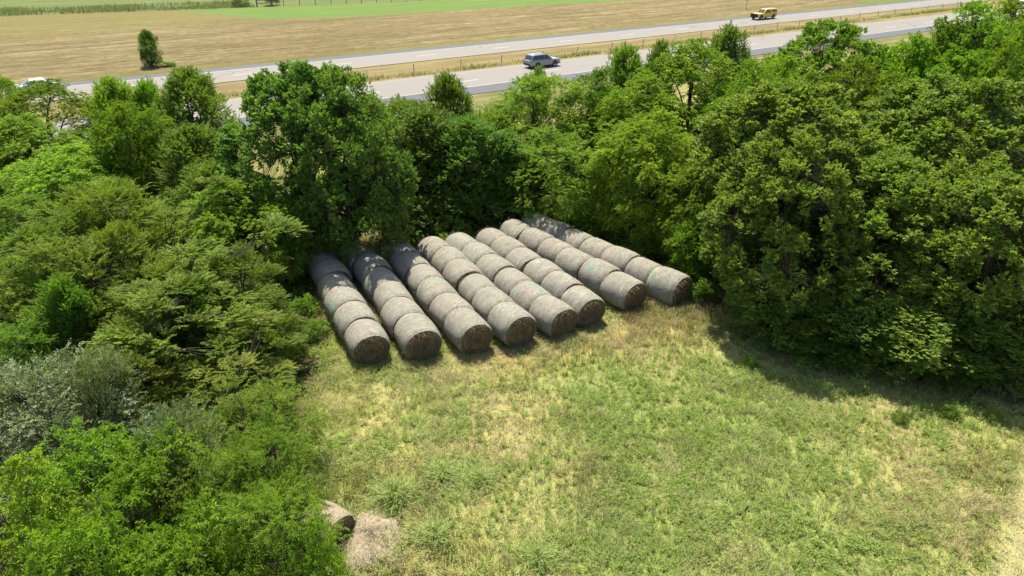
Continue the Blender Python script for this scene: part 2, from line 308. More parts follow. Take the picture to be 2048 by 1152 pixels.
GB = 'trees behind the hay bales'; GR = 'trees beside the hay field'; GL = 'thicket left of the hay bales'
T = [
 # far tree line towards the road, left to right
 ('walnut_tree', 'walnut', 'bright', 0, 56, 128, 90, 'yellowish green tree hiding the white sedan at the far left road', GL),
 ('walnut_tree', 'walnut', 'bright', 105, 49, 172, 200, 'rounded bright green tree below the white sedan', GL),
 ('elm_tree', 'elm', 'lime', 243, 49, 160, 110, 'slim lime green tree just right of the gap showing grey road', GL),
 ('walnut_tree', 'walnut', 'bright', 262, 43, 205, 150, 'bright green tree in front of the slim lime tree by the road gap', GL),
 ('elm_tree', 'elm', 'lime', 318, 50, 163, 80, 'narrow yellow green treetop against the far road, left of the spiky tree', GL),
 ('elm_tree', 'elm', 'mid', 395, 48, 140, 150, 'spiky topped mid green tree left of the big dark oak', GL),
 ('dark_oak_tree', 'oak', 'dark', 585, 36.4, 138, 285, 'big dark green oak shading the leftmost bale rows, left crown', GB),
 ('dark_oak_tree', 'open_oak', 'dark', 688, 35.7, 150, 235, 'big dark green oak shading the second and third bale rows', GB),
 ('elm_tree', 'elm', 'mid', 815, 45, 200, 140, 'mid green tree right of the dark oaks below the road', GB),
 ('elm_tree', 'elm', 'mid', 895, 47, 152, 100, 'thin spiky tree standing up against the near road', GB),
 ('elm_tree', 'elm', 'dark', 850, 42, 215, 170, 'dark leafy tree behind the fourth bale row', GB),
 ('elm_tree', 'elm', 'dark', 940, 41.5, 235, 160, 'dark leafy tree behind the fifth bale row', GB),
 ('cedar_tree', 'cedar', 'cedar', 958, 44, 240, 90, 'olive cedar wedged among the leafy trees behind the bales', GB),
 ('locust_tree', 'locust', 'fern', 1075, 47, 150, 235, 'feathery green locust tree with flat layers below the grey suv', GB),
 ('elm_tree', 'elm', 'mid', 1078, 51, 138, 50, 'reddish tipped sapling poking up in front of the grey suv', GB),
 ('locust_tree', 'locust', 'fern', 1110, 41.3, 265, 200, 'lower feathery locust behind the rightmost bale rows', GB),
 ('elm_tree', 'elm', 'dark', 1020, 42, 270, 140, 'small dark tree right behind the seventh bale row', GB),
 ('elm_tree', 'elm', 'mid', 1240, 53, 95, 110, 'dull green tree with several tops against the near road', GB),
 ('elm_tree', 'elm', 'dark', 1312, 54, 85, 70, 'dark pointed sapling above the bright walnuts at the road edge', GB),
 ('walnut_tree', 'walnut', 'bright', 1265, 44.5, 160, 190, 'bright green walnut with drooping leaves behind the rightmost row', GB),
 ('walnut_tree', 'walnut', 'bright', 1400, 47, 95, 260, 'tallest bright walnut at the road edge right of the suv', GB),
 ('walnut_tree', 'walnut', 'bright', 1300, 39, 230, 210, 'bright drooping walnut right of the feathery locust', GB),
 ('elm_tree', 'elm', 'dark', 1452, 59, 55, 95, 'dark sapling standing against the pale near road', GR),
 ('walnut_tree', 'walnut', 'bright', 1500, 43, 130, 190, 'bright walnut between the tallest walnut and the olive oaks', GR),
 ('walnut_tree', 'walnut', 'bright', 1395, 35, 330, 150, 'bright walnut leaning towards the rightmost bale row', GR),
 ('elm_tree', 'elm', 'lime', 1385, 33.5, 440, 90, 'small yellow green tree just behind the rightmost front bale', GR),
 ('dark_oak_tree', 'oak', 'mid', 1665, 49, 50, 230, 'broad mid green tree at the road edge above the olive oaks', GR),
 ('walnut_tree', 'walnut', 'bright', 1800, 46, 75, 180, 'green tree in front of the grey shoulder at upper right', GR),
 ('walnut_tree', 'walnut', 'lime', 1960, 44, 15, 250, 'tall bright tree at the upper right corner hiding the road', GR),
 ('walnut_tree', 'walnut', 'bright', 2050, 40, 20, 200, 'bright tree cut by the right frame edge near the corner', GR),
 ('walnut_tree', 'walnut', 'bright', 1545, 46, 115, 170, 'bright walnut in front of the gap left of the broad mid green tree', GR),
 ('elm_tree', 'elm', 'mid', 1860, 48, 90, 130, 'mid green tree between the two tall trees at upper right', GR),
 ('walnut_tree', 'walnut', 'bright', 1720, 42, 120, 190, 'bright tree just behind the top of the olive oak grove', GR),
 ('walnut_tree', 'walnut', 'mid', 1905, 46, 45, 180, 'mid green tree left of the tall bright tree at the upper right corner', GR),
 ('walnut_tree', 'walnut', 'bright', 2015, 47, 8, 200, 'tall bright tree right in the upper right corner', GR),
 ('walnut_tree', 'walnut', 'mid', 1185, 48, 140, 150, 'mid green tree right of the feathery locust at the road edge', GB),
 ('elm_tree', 'elm', 'mid', 745, 46, 195, 110, 'mid green tree against the grey shoulder right of the dark oaks', GB),
 ('elm_tree', 'elm', 'mid', 985, 45, 225, 140, 'leafy green tree between the thin spiky tree and the feathery locust', GB),
 # the olive oaks on the right
 ('oak_tree', 'oak', 'oak', 1640, 34, 165, 400, 'large olive green oak at the middle of the right grove', GR),
 ('oak_tree', 'oak', 'oak', 1900, 33, 170, 420, 'large olive green oak at the right side of the grove', GR),
 ('oak_tree', 'oak', 'oak', 1590, 29.2, 270, 300, 'olive oak nearest the bales, shading the field edge', GR),
 ('oak_tree', 'oak', 'oak', 1750, 28.2, 330, 350, 'olive oak in front of the grove above the widest shadow', GR),
 ('oak_tree', 'oak', 'oak', 2000, 27.2, 330, 320, 'olive oak at the right frame edge above the shadow', GR),
 ('cedar_tree', 'cedar', 'cedar', 1610, 26.6, 575, 110, 'small cedar in the shade under the olive oaks', GR),
 ('elm_tree', 'elm', 'dark', 1545, 27.6, 545, 150, 'low dark tree under the oak nearest the bales, at the shadow edge', GR),
 ('elm_tree', 'elm', 'dark', 1665, 26.4, 590, 190, 'low dark tree beneath the front of the olive oaks, above the middle of the shadow', GR),
 ('elm_tree', 'elm', 'oak', 1795, 25.4, 600, 200, 'low olive tree beneath the front olive oak, right of the small cedar', GR),
 ('elm_tree', 'elm', 'dark', 1920, 24.8, 610, 190, 'low dark tree near the right end of the oak shadow', GR),
 ('elm_tree', 'elm', 'oak', 2035, 24.6, 600, 180, 'low olive tree cut by the right frame edge, under the oaks', GR),
 # left thicket
 ('walnut_tree', 'walnut', 'lime', 30, 44, 245, 240, 'yellow green tree at the left frame edge, upper', GL),
 ('walnut_tree', 'walnut', 'lime', 160, 40, 300, 210, 'yellow green tree right of the left edge tree', GL),
 ('elm_tree', 'elm', 'lime', 325, 44, 262, 120, 'small lime tree in front of the spiky topped tree', GL),
 ('elm_tree', 'elm', 'mid', 400, 40, 255, 160, 'mid green tree left of the big dark oaks trunk', GL),
 ('walnut_tree', 'walnut', 'lime', 500, 33.5, 360, 220, 'lime green boxelder leaning over the start of the leftmost row', GL),
 ('elm_tree', 'elm', 'mid', 430, 36, 330, 150, 'blue green tree between lime boxelder and the cedars', GL),
 ('locust_tree', 'locust', 'fern', 35, 33, 400, 190, 'pale feathery tree at the left frame edge, above the taller fern tree', GL),
 ('locust_tree', 'locust', 'fern', 30, 27, 520, 230, 'pale feathery tree with drooping tiers at the left frame edge', GL),
 ('cedar_tree', 'cedar', 'cedar', 225, 33, 345, 250, 'tall pointed olive cedar farthest from the camera in the thicket', GL),
 ('cedar_tree', 'cedar', 'cedar', 330, 31, 385, 195, 'broad olive cedar behind the middle of the thicket', GL),
 ('cedar_tree', 'cedar', 'cedar', 130, 28, 440, 195, 'olive cedar right of the pale feathery trees', GL),
 ('cedar_tree', 'cedar', 'cedar', 260, 26.5, 480, 290, 'olive cedar in the centre of the cedar clump', GL),
 ('cedar_tree', 'cedar', 'cedar', 400, 28, 440, 280, 'olive cedar under the lime boxelder', GL),
 ('cedar_tree', 'cedar', 'cedar', 485, 27.5, 505, 163, 'olive cedar touching the leftmost bale row', GL),
 ('cedar_tree', 'cedar', 'cedar', 545, 25.0, 610, 117, 'low cedar at the thicket edge beside the front bale of the leftmost row', GL),
 ('cedar_tree', 'cedar', 'cedar', 470, 24.5, 570, 260, 'yellowish olive cedar at the thicket edge', GL),
 ('cedar_tree', 'cedar', 'cedar', 350, 24, 575, 280, 'olive cedar with dark gaps below the cedar clump', GL),
 ('cedar_tree', 'cedar', 'rusty', 285, 21.5, 690, 180, 'rusty tinged cedar right of the silver bush', GL),
 ('cedar_tree', 'cedar', 'rusty', 450, 21.3, 705, 230, 'rusty tinged cedar above the small silver bush', GL),
 ('cedar_tree', 'cedar', 'cedar', 180, 30.5, 395, 150, 'slim olive cedar between the tallest cedar and the pale feathery trees', GL),
 ('cedar_tree', 'cedar', 'cedar', 285, 29, 430, 150, 'slim olive cedar just below the tallest cedar', GL),
 ('cedar_tree', 'cedar', 'cedar', 330, 27.5, 505, 150, 'slim olive cedar in the heart of the thicket', GL),
 ('cedar_tree', 'cedar', 'cedar', 190, 25.5, 540, 150, 'olive cedar above the tall silvery shoots', GL),
 ('cedar_tree', 'cedar', 'cedar', 420, 26.2, 540, 150, 'slim olive cedar between the boxelder and the field edge', GL),
 ('cedar_tree', 'cedar', 'cedar', 250, 23.5, 600, 160, 'low olive cedar above the rusty tinged cedars', GL),
 ('elm_tree', 'elm', 'mid', 395, 25, 560, 120, 'leafy sapling poking out among the olive cedars', GL),
 ('elm_tree', 'elm', 'fern', 140, 24, 560, 120, 'vine covered green snag left of the cedars', GL),
 ('locust_tree', 'locust', 'fern', 40, 22, 660, 200, 'dark feathery tree at the left frame edge above the silver bush', GL),
 ('silver_bush', 'silver', 'silver', 110, 18.5, 735, 330, 'large silvery green olive bush near the left frame edge', GL),
 ('silver_bush', 'silver', 'silver', 215, 19.5, 690, 110, 'tall silvery shoots of an olive bush behind the large silver bush', GL),
 ('silver_bush', 'silver', 'silver', 375, 17.2, 815, 150, 'small silvery bush among green leaves below the rusty cedars', GL),
 ('silver_bush', 'silver', 'silver', 255, 14, 1010, 130, 'low silvery bush among the walnut saplings at the bottom', GL),
 ('locust_tree', 'fernling', 'fern', 515, 18.6, 775, 230, 'feathery green locust sapling at the field edge', GL),
 ('locust_tree', 'fernling', 'fern', 545, 16.2, 860, 190, 'feathery green locust sapling above the collapsed hay', GL),
 ('locust_tree', 'fernling', 'fern', 470, 15.2, 910, 200, 'feathery green locust sapling left of the collapsed hay', GL),
 ('walnut_tree', 'sumac', 'bright', 180, 15.6, 870, 230, 'arching bright walnut sapling below the large silver bush', GL),
 ('walnut_tree', 'sumac', 'bright', 315, 15.5, 880, 220, 'arching bright walnut sapling below the small silver bush', GL),
 ('walnut_tree', 'sumac', 'bright', 40, 13.4, 940, 250, 'bright walnut sapling in the bottom left corner', GL),
 ('walnut_tree', 'sumac', 'bright', 190, 12.2, 1020, 250, 'bright walnut sapling along the bottom edge', GL),
 ('walnut_tree', 'sumac', 'bright', 380, 12.6, 1030, 240, 'bright walnut sapling at bottom, right of the low silver bush', GL),
 ('locust_tree', 'fernling', 'fern', 550, 13.4, 985, 220, 'feathery green locust sapling just left of the collapsed hay bale', GL),
 ('walnut_tree', 'sumac', 'lime', 630, 13.2, 1045, 110, 'bright sapling overhanging the collapsed hay at the bottom', GL),
]
for (nm, kd, mt, px, ds, pt, pw, lb, gr) in T:
    cat = 'bush' if 'bush' in nm else 'tree'
    tree_at(nm, kd, mt, px, ds, pt, pw, lb, cat, gr)
B = [('bush', 630, 27.6, .9, .75, 'fern', 'low leafy green bush beside the front bale of the leftmost row'),
     ('bush', 612, 29.6, 1.1, .7, 'fern', 'low green bush between the cedars and the leftmost bale row'),
     ('bush', 1400, 31.3, 1.2, .8, 'mid', 'small green bush right of the rightmost front bale'),
     ('bush', 1180, 40, 1.5, 1.6, 'fern', 'leafy bush at the back end of the rightmost bale row'),
     ('bush', 1300, 36.5, 1.3, 1.5, 'mid', 'shaded bush along the right side of the rightmost row'),
     ('bush', 1255, 38.3, 1.6, 1.5, 'mid', 'shaded bush below the drooping walnuts near the rightmost row'),
     ('bush', 790, 38.4, 2.4, 1.6, 'dark', 'dark bush at the back end of the third row'),
     ('bush', 862, 39.4, 2.6, 1.6, 'dark', 'dark bush at the back end of the fourth row'),
     ('bush', 968, 40.2, 2.6, 1.7, 'dark', 'dark bush behind the back ends of the fifth and sixth rows'),
     ('bush', 1035, 41.4, 2.8, 1.8, 'mid', 'leafy green bush at the back end of the second row from the right'),
     ('bush', 905, 38.2, 1.7, 1.2, 'cedar', 'grey green bush at the back end of the fifth row'),
     ('bush', 1500, 25.2, .40, .32, 'fern', 'small weed at the shadow edge nearest the bales'),
     ('bush', 1800, 21.5, .42, .34, 'fern', 'small weed at the shadow edge, lowest point of the shadow'),
     ('bush', 1895, 21.8, .5, .38, 'fern', 'pale leafy weed in the shadow gap at right'),
     ('bush', 1985, 21.6, .4, .32, 'fern', 'small weed at the right end of the oak shadow')]
for nm, px, ds, H, R, mt, lb in B:
    dep = ds * CP + CAMH * SP
    plant('weed_bush' if H < .7 else 'leafy_bush', 'bush', mt, ((px - 1024) / F * dep, ds, 0), H, R, lb, 'weed' if H < .7 else 'bush', 'low bushes around the hay field', rt.uniform(0, 6))
# the lone cedar in the mown field beyond the highway
x, y = st(13.3, 107.3)
plant('cedar_tree', 'juniper', 'dark', (x, y, 0), 4.6, 1.4, 'lone dark evergreen standing in the mown tan field beyond the highway', 'tree', None, .7)

x, y = st(15.2, 106.4)
plant('leafy_bush', 'bush', 'lime', (x, y, 0), .6, 1.0, 'rough green growth at the foot of the lone evergreen in the mown field', 'bush', None, .3)

# ------------------------------------------------------------------ ground and far fields
def meadow_tone(x, y):
    """colour of the hay field sward and of what lies under the trees"""
    straw = np.array([.330, .295, .130]); ygreen = np.array([.270, .285, .092]); green = np.array([.225, .290, .082]); rust = np.array([.270, .195, .080])
    n = fbm(N1, x, y, 5.0); m = fbm(N2, x, y, 1.7)
    c = mixc(np.tile(straw, (len(x), 1)), np.tile(ygreen, (len(x), 1)), sstep(.25, .70, n * .55 + m * .45))
    g = sstep(.0, 3.0, x - (.1 + (26 - y) * .08)) * sstep(29, 24.5, y + m * 4) * sstep(15.5, 9, x) * sstep(.30, .52, m * .6 + n * .4)
    c = mixc(c, np.tile(green, (len(x), 1)), np.clip(g, 0, 1) * .70)
    g2 = sstep(.52, .66, fbm(N3, x, y, 3.1)) * .7
    c = mixc(c, np.tile(green, (len(x), 1)), g2 * sstep(34, 26, y))
    lush = sstep(-1.5, -5.5, x) * sstep(.4, .6, fbm(N4, x, y, 2.2)) * .8
    c = mixc(c, np.tile(green * np.array([1.15, 1.05, .8]), (len(x), 1)), lush)
    r = np.exp(-((y - 25.6 - x * .42) / 1.7) ** 2) * sstep(-6, -3, x) * sstep(10, 5, x) * sstep(.32, .55, m)
    c = mixc(c, np.tile(rust, (len(x), 1)), r * .75)
    strip = sstep(-.2, .5, (x - 13.75) * .754 - (y - 14.3) * .657) * (y < 30)
    c = mixc(c, np.tile(np.array([.33, .31, .15]), (len(x), 1)), strip * .9)
    return c

xs = np.concatenate([[-4000, -1500, -500, -200, -100, -60], np.arange(-40, 44.1, .5), [60, 100, 200, 500, 1500, 4000]])
ys = np.concatenate([[-2000, -500, -100, -30, -10], np.arange(0, 60.1, .5), [70, 90, 130, 250, 600, 1600, 5000]])
gx, gy = np.meshgrid(xs, ys); gx, gy = gx.ravel(), gy.ravel()
tone = meadow_tone(gx, gy)
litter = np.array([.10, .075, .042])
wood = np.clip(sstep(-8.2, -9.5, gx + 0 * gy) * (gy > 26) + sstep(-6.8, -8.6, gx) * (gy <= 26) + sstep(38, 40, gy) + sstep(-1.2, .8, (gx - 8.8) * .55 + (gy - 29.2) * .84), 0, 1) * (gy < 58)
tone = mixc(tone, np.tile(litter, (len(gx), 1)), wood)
verge = np.array([.17, .165, .055]); tone = mixc(tone, np.tile(verge, (len(gx), 1)), sstep(56, 60, gy - gx * .66 - 0))
gz = np.zeros_like(gx)
nxs, nys = len(xs), len(ys)
ii = np.arange(nxs - 1)[None, :] + np.arange(nys - 1)[:, None] * nxs
gf = np.stack([ii, ii + 1, ii + 1 + nxs, ii + nxs], -1).reshape(-1, 4)
m, nt, b = nodes('ground_soil')
at = nn(nt, 'ShaderNodeAttribute', attribute_name='tone'); co = objco(nt)
n1 = noise(nt, co, 1.3, 8, .7); n2 = noise(nt, co, 14, 6, .7)
k1 = mixn(nt, (.62, .62, .62), (1.3, 1.25, 1.15), n1.outputs[0]); k2 = mixn(nt, (.5, .5, .5), (1.4, 1.4, 1.4), n2.outputs[0])
nt.links.new(mixn(nt, mixn(nt, at.outputs['Color'], k1, 1.0, 'MULTIPLY'), k2, .8, 'MULTIPLY'), b.inputs['Base Color'])
b.inputs['Roughness'].default_value = .95; b.inputs['Specular IOR Level'].default_value = .15; bump(nt, b, n2.outputs[0], .7, .08)
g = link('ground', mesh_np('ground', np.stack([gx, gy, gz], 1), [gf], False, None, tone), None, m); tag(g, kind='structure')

def sheet(name, pts, z, mat, thick=0.0):
    """flat sheet with corners in the road frame; object axes follow the road"""
    bm = bmesh.new(); vs = [bm.verts.new((s, t, z)) for s, t in pts]; bm.faces.new(vs)
    bm.normal_update()
    if bm.faces[:][0].normal.z < 0: bmesh.ops.reverse_faces(bm, faces=bm.faces[:])
    me = bpy.data.meshes.new(name); bm.to_mesh(me); bm.free()
    o = link(name, me, None, mat); o.rotation_euler = (0, 0, RANG); tag(o, kind='structure'); return o

# windrowed field: strips of mown hay follow the road
m, nt, b = nodes('mown_field')
co = objco(nt, (.030, .30, 1)); a = noise(nt, co, 1.0, 6, .68, .9)
co2 = objco(nt, (.26, .75, 1)); c2 = noise(nt, co2, 1.0, 8, .78, 1.6)
co3 = objco(nt); f3 = noise(nt, co3, .9, 9, .8)
base = ramp(nt, [(.36, (.105, .080, .036)), (.46, (.178, .138, .064)), (.53, (.240, .195, .098)), (.62, (.38, .325, .19))], math_n(nt, 'ADD', math_n(nt, 'MULTIPLY', a.outputs[0], .45), math_n(nt, 'MULTIPLY', c2.outputs[0], .55)), .75)
fine = mixn(nt, (.35, .33, .30), (1.68, 1.66, 1.6), f3.outputs[0])
col = mixn(nt, base.outputs[0], fine, 1.0, 'MULTIPLY')
sp = nt.nodes.new('ShaderNodeSeparateXYZ'); tc = nt.nodes.new('ShaderNodeTexCoord'); nt.links.new(tc.outputs['Object'], sp.inputs[0])
big = noise(nt, objco(nt, (.02, .08, 1)), 1.0, 4, .6)
edge = nn(nt, 'ShaderNodeMapRange'); edge.inputs[1].default_value = 108.5; edge.inputs[2].default_value = 101.5
nt.links.new(math_n(nt, 'ADD', sp.outputs[1], math_n(nt, 'MULTIPLY', f3.outputs[0], 3)), edge.inputs[0])
far = nn(nt, 'ShaderNodeMapRange'); far.inputs[1].default_value = 148; far.inputs[2].default_value = 176
nt.links.new(math_n(nt, 'ADD', sp.outputs[1], math_n(nt, 'MULTIPLY', big.outputs[0], 22)), far.inputs[0])
gcol = mixn(nt, (.113, .120, .030), (.18, .163, .052), f3.outputs[0])
col = mixn(nt, col, gcol, math_n(nt, 'MULTIPLY', edge.outputs[0], .85)); col = mixn(nt, col, mixn(nt, (.125, .122, .037), (.195, .17, .062), c2.outputs[0]), math_n(nt, 'MULTIPLY', far.outputs[0], .75))
nt.links.new(col, b.inputs['Base Color']); b.inputs['Roughness'].default_value = .95; b.inputs['Specular IOR Level'].default_value = .1
bump(nt, b, math_n(nt, 'ADD', c2.outputs[0], math_n(nt, 'MULTIPLY', f3.outputs[0], .6)), 1.0, .35)
fline = lambda s: 176.3 - (s - 46.3) * .235
sheet('field', [(-700, 100.6), (900, 100.6), (900, 138), (133, 138.8), (107, 143.4), (57, 146), (40, 153), (34, 170), (30, fline(30)), (-700, fline(-700))], .006, m)

def grass_mat(name, c0, c1, c2, sc=.5):
    m, nt, b = nodes(name); a = noise(nt, objco(nt, (.12, .5, 1)), sc, 6, .65); f = noise(nt, objco(nt), 2.2, 8, .75)
    r = ramp(nt, [(.33, c0), (.5, c1), (.68, c2)], a.outputs[0], .74)
    nt.links.new(mixn(nt, r.outputs[0], mixn(nt, (.6, .6, .6), (1.35, 1.35, 1.3), f.outputs[0]), 1.0, 'MULTIPLY'), b.inputs['Base Color'])
    b.inputs['Roughness'].default_value = .9; b.inputs['Specular IOR Level'].default_value = .15; bump(nt, b, f.outputs[0], .8, .2); return m
M['lawn'] = grass_mat('lawn_grass', (.130, .178, .038), (.120, .205, .036), (.165, .220, .050))
M['pasture'] = grass_mat('pasture_grass', (.095, .140, .030), (.130, .170, .042), (.19, .195, .075), .5)
M['median'] = grass_mat('median_grass', (.180, .140, .055), (.245, .190, .080), (.31, .25, .12), .7)
M['verge'] = grass_mat('verge_grass', (.120, .138, .036), (.175, .165, .055), (.31, .27, .14), 1.0)
sheet('lawn', [(34, 170), (40, 153), (57, 146), (107, 143.4), (133, 138.8), (900, 138), (900, fline(170)), (170, fline(170)), (30, fline(30))], .010, M['lawn'])
sheet('pasture', [(-700, fline(-700)), (30, fline(30)), (170, fline(170)), (900, fline(170)), (900, 900), (-700, 900)], .014, M['pasture'])
sheet('lawn', [(171, 105.3), (188, 101.2), (260, 101.2), (260, 120), (190, 120)], .018, M['lawn'])
gm = plain('gravel', (.40, .37, .31), .95, 0, .1)
sheet('driveway', [(189, 101.1), (204, 101.1), (215, 112), (330, 128), (330, 133), (205, 114)], .024, gm)
sheet('median', [(-400, 81.4), (900, 81.4), (900, 91.0), (-400, 91.0)], .006, M['median'])
sheet('verge', [(-400, 62), (900, 62), (900, 68.7), (-400, 68.7)], .006, M['verge'])

# ------------------------------------------------------------------ highway
def concrete(name, lo, hi, joints=True):
    m, nt, b = nodes(name)
    co = objco(nt); f = noise(nt, co, 1.1, 8, .7); tr = noise(nt, objco(nt, (.02, 1.2, 1)), 1.0, 4, .55)
    col = mixn(nt, lo, hi, math_n(nt, 'ADD', math_n(nt, 'MULTIPLY', f.outputs[0], .45), math_n(nt, 'MULTIPLY', tr.outputs[0], .55)))
    if joints:
        sp = nt.nodes.new('ShaderNodeSeparateXYZ'); nt.links.new(co, sp.inputs[0])
        fr = math_n(nt, 'FRACT', math_n(nt, 'MULTIPLY', sp.outputs[0], 1 / 13.7))
        jl = math_n(nt, 'LESS_THAN', fr, .006)
        vo = nt.nodes.new('ShaderNodeTexVoronoi'); vo.feature = 'DISTANCE_TO_EDGE'; vo.inputs['Scale'].default_value = .085
        wv = noise(nt, co, .25, 4, .6); ad = nt.nodes.new('ShaderNodeVectorMath'); ad.operation = 'ADD'
        sc = nt.nodes.new('ShaderNodeVectorMath'); sc.operation = 'SCALE'; sc.inputs[3].default_value = 6.0
        nt.links.new(wv.outputs['Color'], sc.inputs[0]); nt.links.new(co, ad.inputs[0]); nt.links.new(sc.outputs[0], ad.inputs[1]); nt.links.new(ad.outputs[0], vo.inputs['Vector'])
        ck = math_n(nt, 'MULTIPLY', math_n(nt, 'LESS_THAN', vo.outputs[0], .0075), math_n(nt, 'GREATER_THAN', noise(nt, co, .09, 2).outputs[0], .56))
        col = mixn(nt, col, tuple(x * .45 for x in lo), math_n(nt, 'MULTIPLY', math_n(nt, 'MAXIMUM', math_n(nt, 'MULTIPLY', jl, .35), ck), .75))
    nt.links.new(col, b.inputs['Base Color']); b.inputs['Roughness'].default_value = .85; b.inputs['Specular IOR Level'].default_value = .25
    return m
M['pave'] = concrete('road_concrete', (.142, .132, .119), (.222, .209, .192))
M['asphalt'] = concrete('shoulder_asphalt', (.072, .074, .086), (.103, .106, .119), False)
def slab(name, t0, t1, z, mat):
    bm = bmesh.new(); v = [bm.verts.new(p) for p in ((-400, t0, z), (900, t0, z), (900, t1, z), (-400, t1, z), (-400, t0, 0), (900, t0, 0), (900, t1, 0), (-400, t1, 0))]
    for q in ((0, 1, 2, 3), (4, 5, 1, 0), (3, 2, 6, 7)): bm.faces.new([v[i] for i in q])
    me = bpy.data.meshes.new(name); bm.to_mesh(me); bm.free()
    o = link(name, me, None, mat); o.rotation_euler = (0, 0, RANG); return tag(o, kind='structure')
slab('road', 72.1, 81.3, .07, M['pave']); slab('road', 91.0, 98.8, .07, M['pave'])
slab('road_shoulder', 68.7, 72.097, .06, M['asphalt']); slab('road_shoulder', 98.803, 101.1, .06, M['asphalt'])
def marks(name, quads, mat):
    V, Fc = [], []
    for (s0, s1, t0, t1) in quads:
        i = len(V); V += [(s0, t0, .0745), (s1, t0, .0745), (s1, t1, .0745), (s0, t1, .0745)]; Fc.append((i, i + 1, i + 2, i + 3))
    o = link(name, mesh_np(name, np.array(V, float), [np.array(Fc)]), None, mat); o.rotation_euler = (0, 0, RANG); return tag(o, kind='structure')
wp = plain('white_road_paint', (.40, .39, .37), .7, 0, .3); yp = plain('yellow_road_paint', (.34, .25, .10), .7, 0, .3)
marks('lane_markings', [(s - 3.05 + .0, s, 75.43, 75.60) for s in np.arange(-160, 500, 12.9) + 37.3 - 12.9 * 0] + [(s, s + 3.05, 94.83, 95.0) for s in np.arange(-160, 500, 12.9)], wp)
marks('edge_lines', [(-400, 900, 72.25, 72.37), (-400, 900, 98.5, 98.62)], wp)
marks('yellow_edge_lines', [(-400, 900, 80.25, 80.36), (-400, 900, 91.7, 91.8)], yp)

# cable barrier along the median
steel = plain('weathered_steel', (.20, .17, .14), .7, .3)
bar = empty('cable_barrier', (0, 0, 0), RANG, 'low cable barrier with thin steel posts along the grassy median', 'barrier')
rb = random.Random(3)
pb = tube([(0, 0, 0), (0, 0, .95)], [.05, .045], 4)
pv = np.concatenate([pb[0], [[0, 0, .97]]]); ptop = np.array([[4 + j, 4 + (j + 1) % 4, 8] for j in range(4)])
pme = mesh_np('barrier_post', pv, [pb[1], ptop]); pme.materials.append(steel)
ss = np.arange(-20, 330, 6.75)
tl = lambda s: 84.3 + max(0, s - 60) * .034
for s in ss:
    p = bpy.data.objects.new('post', pme); C.objects.link(p); p.parent = bar
    p.location = (s + rb.uniform(-.25, .25), tl(s), 0); p.rotation_euler = (rb.uniform(-.1, .1), rb.uniform(-.1, .1), rb.uniform(0, 1.5)); p.scale = (1, 1, rb.uniform(.9, 1.15))
for z in (.45, .62, .80):
    V, f = tube([(s, tl(s), z) for s in ss], [.012] * len(ss), 4)
    link('cable', mesh_np('cable', V, [f]), bar, steel)

# pasture fence with a wooden corner brace
wood = plain('grey_wood', (.17, .14, .11), .9, 0, .2)
fe = empty('pasture_fence', (0, 0, 0), RANG, 'wire pasture fence with dark posts and a wooden corner brace at the top edge', 'fence')
pb = tube([(0, 0, 0), (0, 0, 1.45)], [.10, .085], 6); pv = np.concatenate([pb[0], [[0, 0, 1.5]]]); ptop = np.array([[6 + j, 6 + (j + 1) % 6, 12] for j in range(6)])
fme = mesh_np('fence_post', pv, [pb[1], ptop]); fme.materials.append(wood)
fs = list(np.arange(52.2, 175, 3.5)) + list(np.arange(-90, 46, 8.5))
for s in fs:
    p = bpy.data.objects.new('post', fme); C.objects.link(p); p.parent = fe
    p.location = (s, fline(s), 0); p.rotation_euler = (rb.uniform(-.05, .05), rb.uniform(-.05, .05), 0)
    p.scale = (.55, .55, .8) if s < 46 else (.8, .8, 1)
for z in (.35, .7, 1.05, 1.35):
    V, f = tube([(s, fline(s), z) for s in (-90, 0, 46, 90, 175)], [.013] * 5, 4); link('wire', mesh_np('wire', V, [f]), fe, steel)
V, f = join([tube([(46.4, fline(46.4), 0), (46.4, fline(46.4), 1.9)], [.16, .15], 7), tube([(49.4, fline(49.4), 0), (49.4, fline(49.4), 1.8)], [.15, .14], 7),
             tube([(46.4, fline(46.4), 1.45), (49.4, fline(49.4), 1.45)], [.1, .1], 6), tube([(46.4, fline(46.4), .75), (49.4, fline(49.4), .75)], [.1, .1], 6)])
link('corner_brace', mesh_np('corner_brace', V, [f], True), fe, wood)
x, y = st(43.6, fline(43.6) + 2.2); plant('leafy_bush', 'bush', 'cedar', (x, y, 0), 2.3, 2.2, 'grey green bush beside the wooden corner brace of the pasture fence', 'bush', None, 1.1)
x, y = st(50.5, fline(50.5) + 3.0); plant('cedar_tree', 'cedar', 'dark', (x, y, 0), 6.5, 1.7, 'dark tree behind the fence corner brace cut by the top frame edge', 'tree', None, .4)

# road sign seen from behind, beside the yellow pickup
x, y = st(134.2, 109.3); sg = empty('road_sign', (x, y, 0), RANG + 1.35, 'grey back of a road sign on a thin post behind the yellow pickup', 'sign')
alu = plain('sign_back', (.36, .35, .36), .55, .4)
bm = bmesh.new(); bmesh.ops.create_cube(bm, size=1, matrix=Matrix.Translation((0, .05, 2.75)) @ Matrix.Diagonal((1.15, .02, 1.4, 1)))
bmesh.ops.bevel(bm, geom=[e for e in bm.edges if abs((e.verts[0].co - e.verts[1].co).y) > .01], offset=.08, segments=3, affect='EDGES')
me = bpy.data.meshes.new('sign_panel'); bm.to_mesh(me); bm.free(); link('panel', me, sg, alu)
V, f = join([tube([(0, 0, 0), (0, 0, 3.3)], [.05, .045], 6)]); link('post', mesh_np('sign_post', V, [f], True), sg, steel)
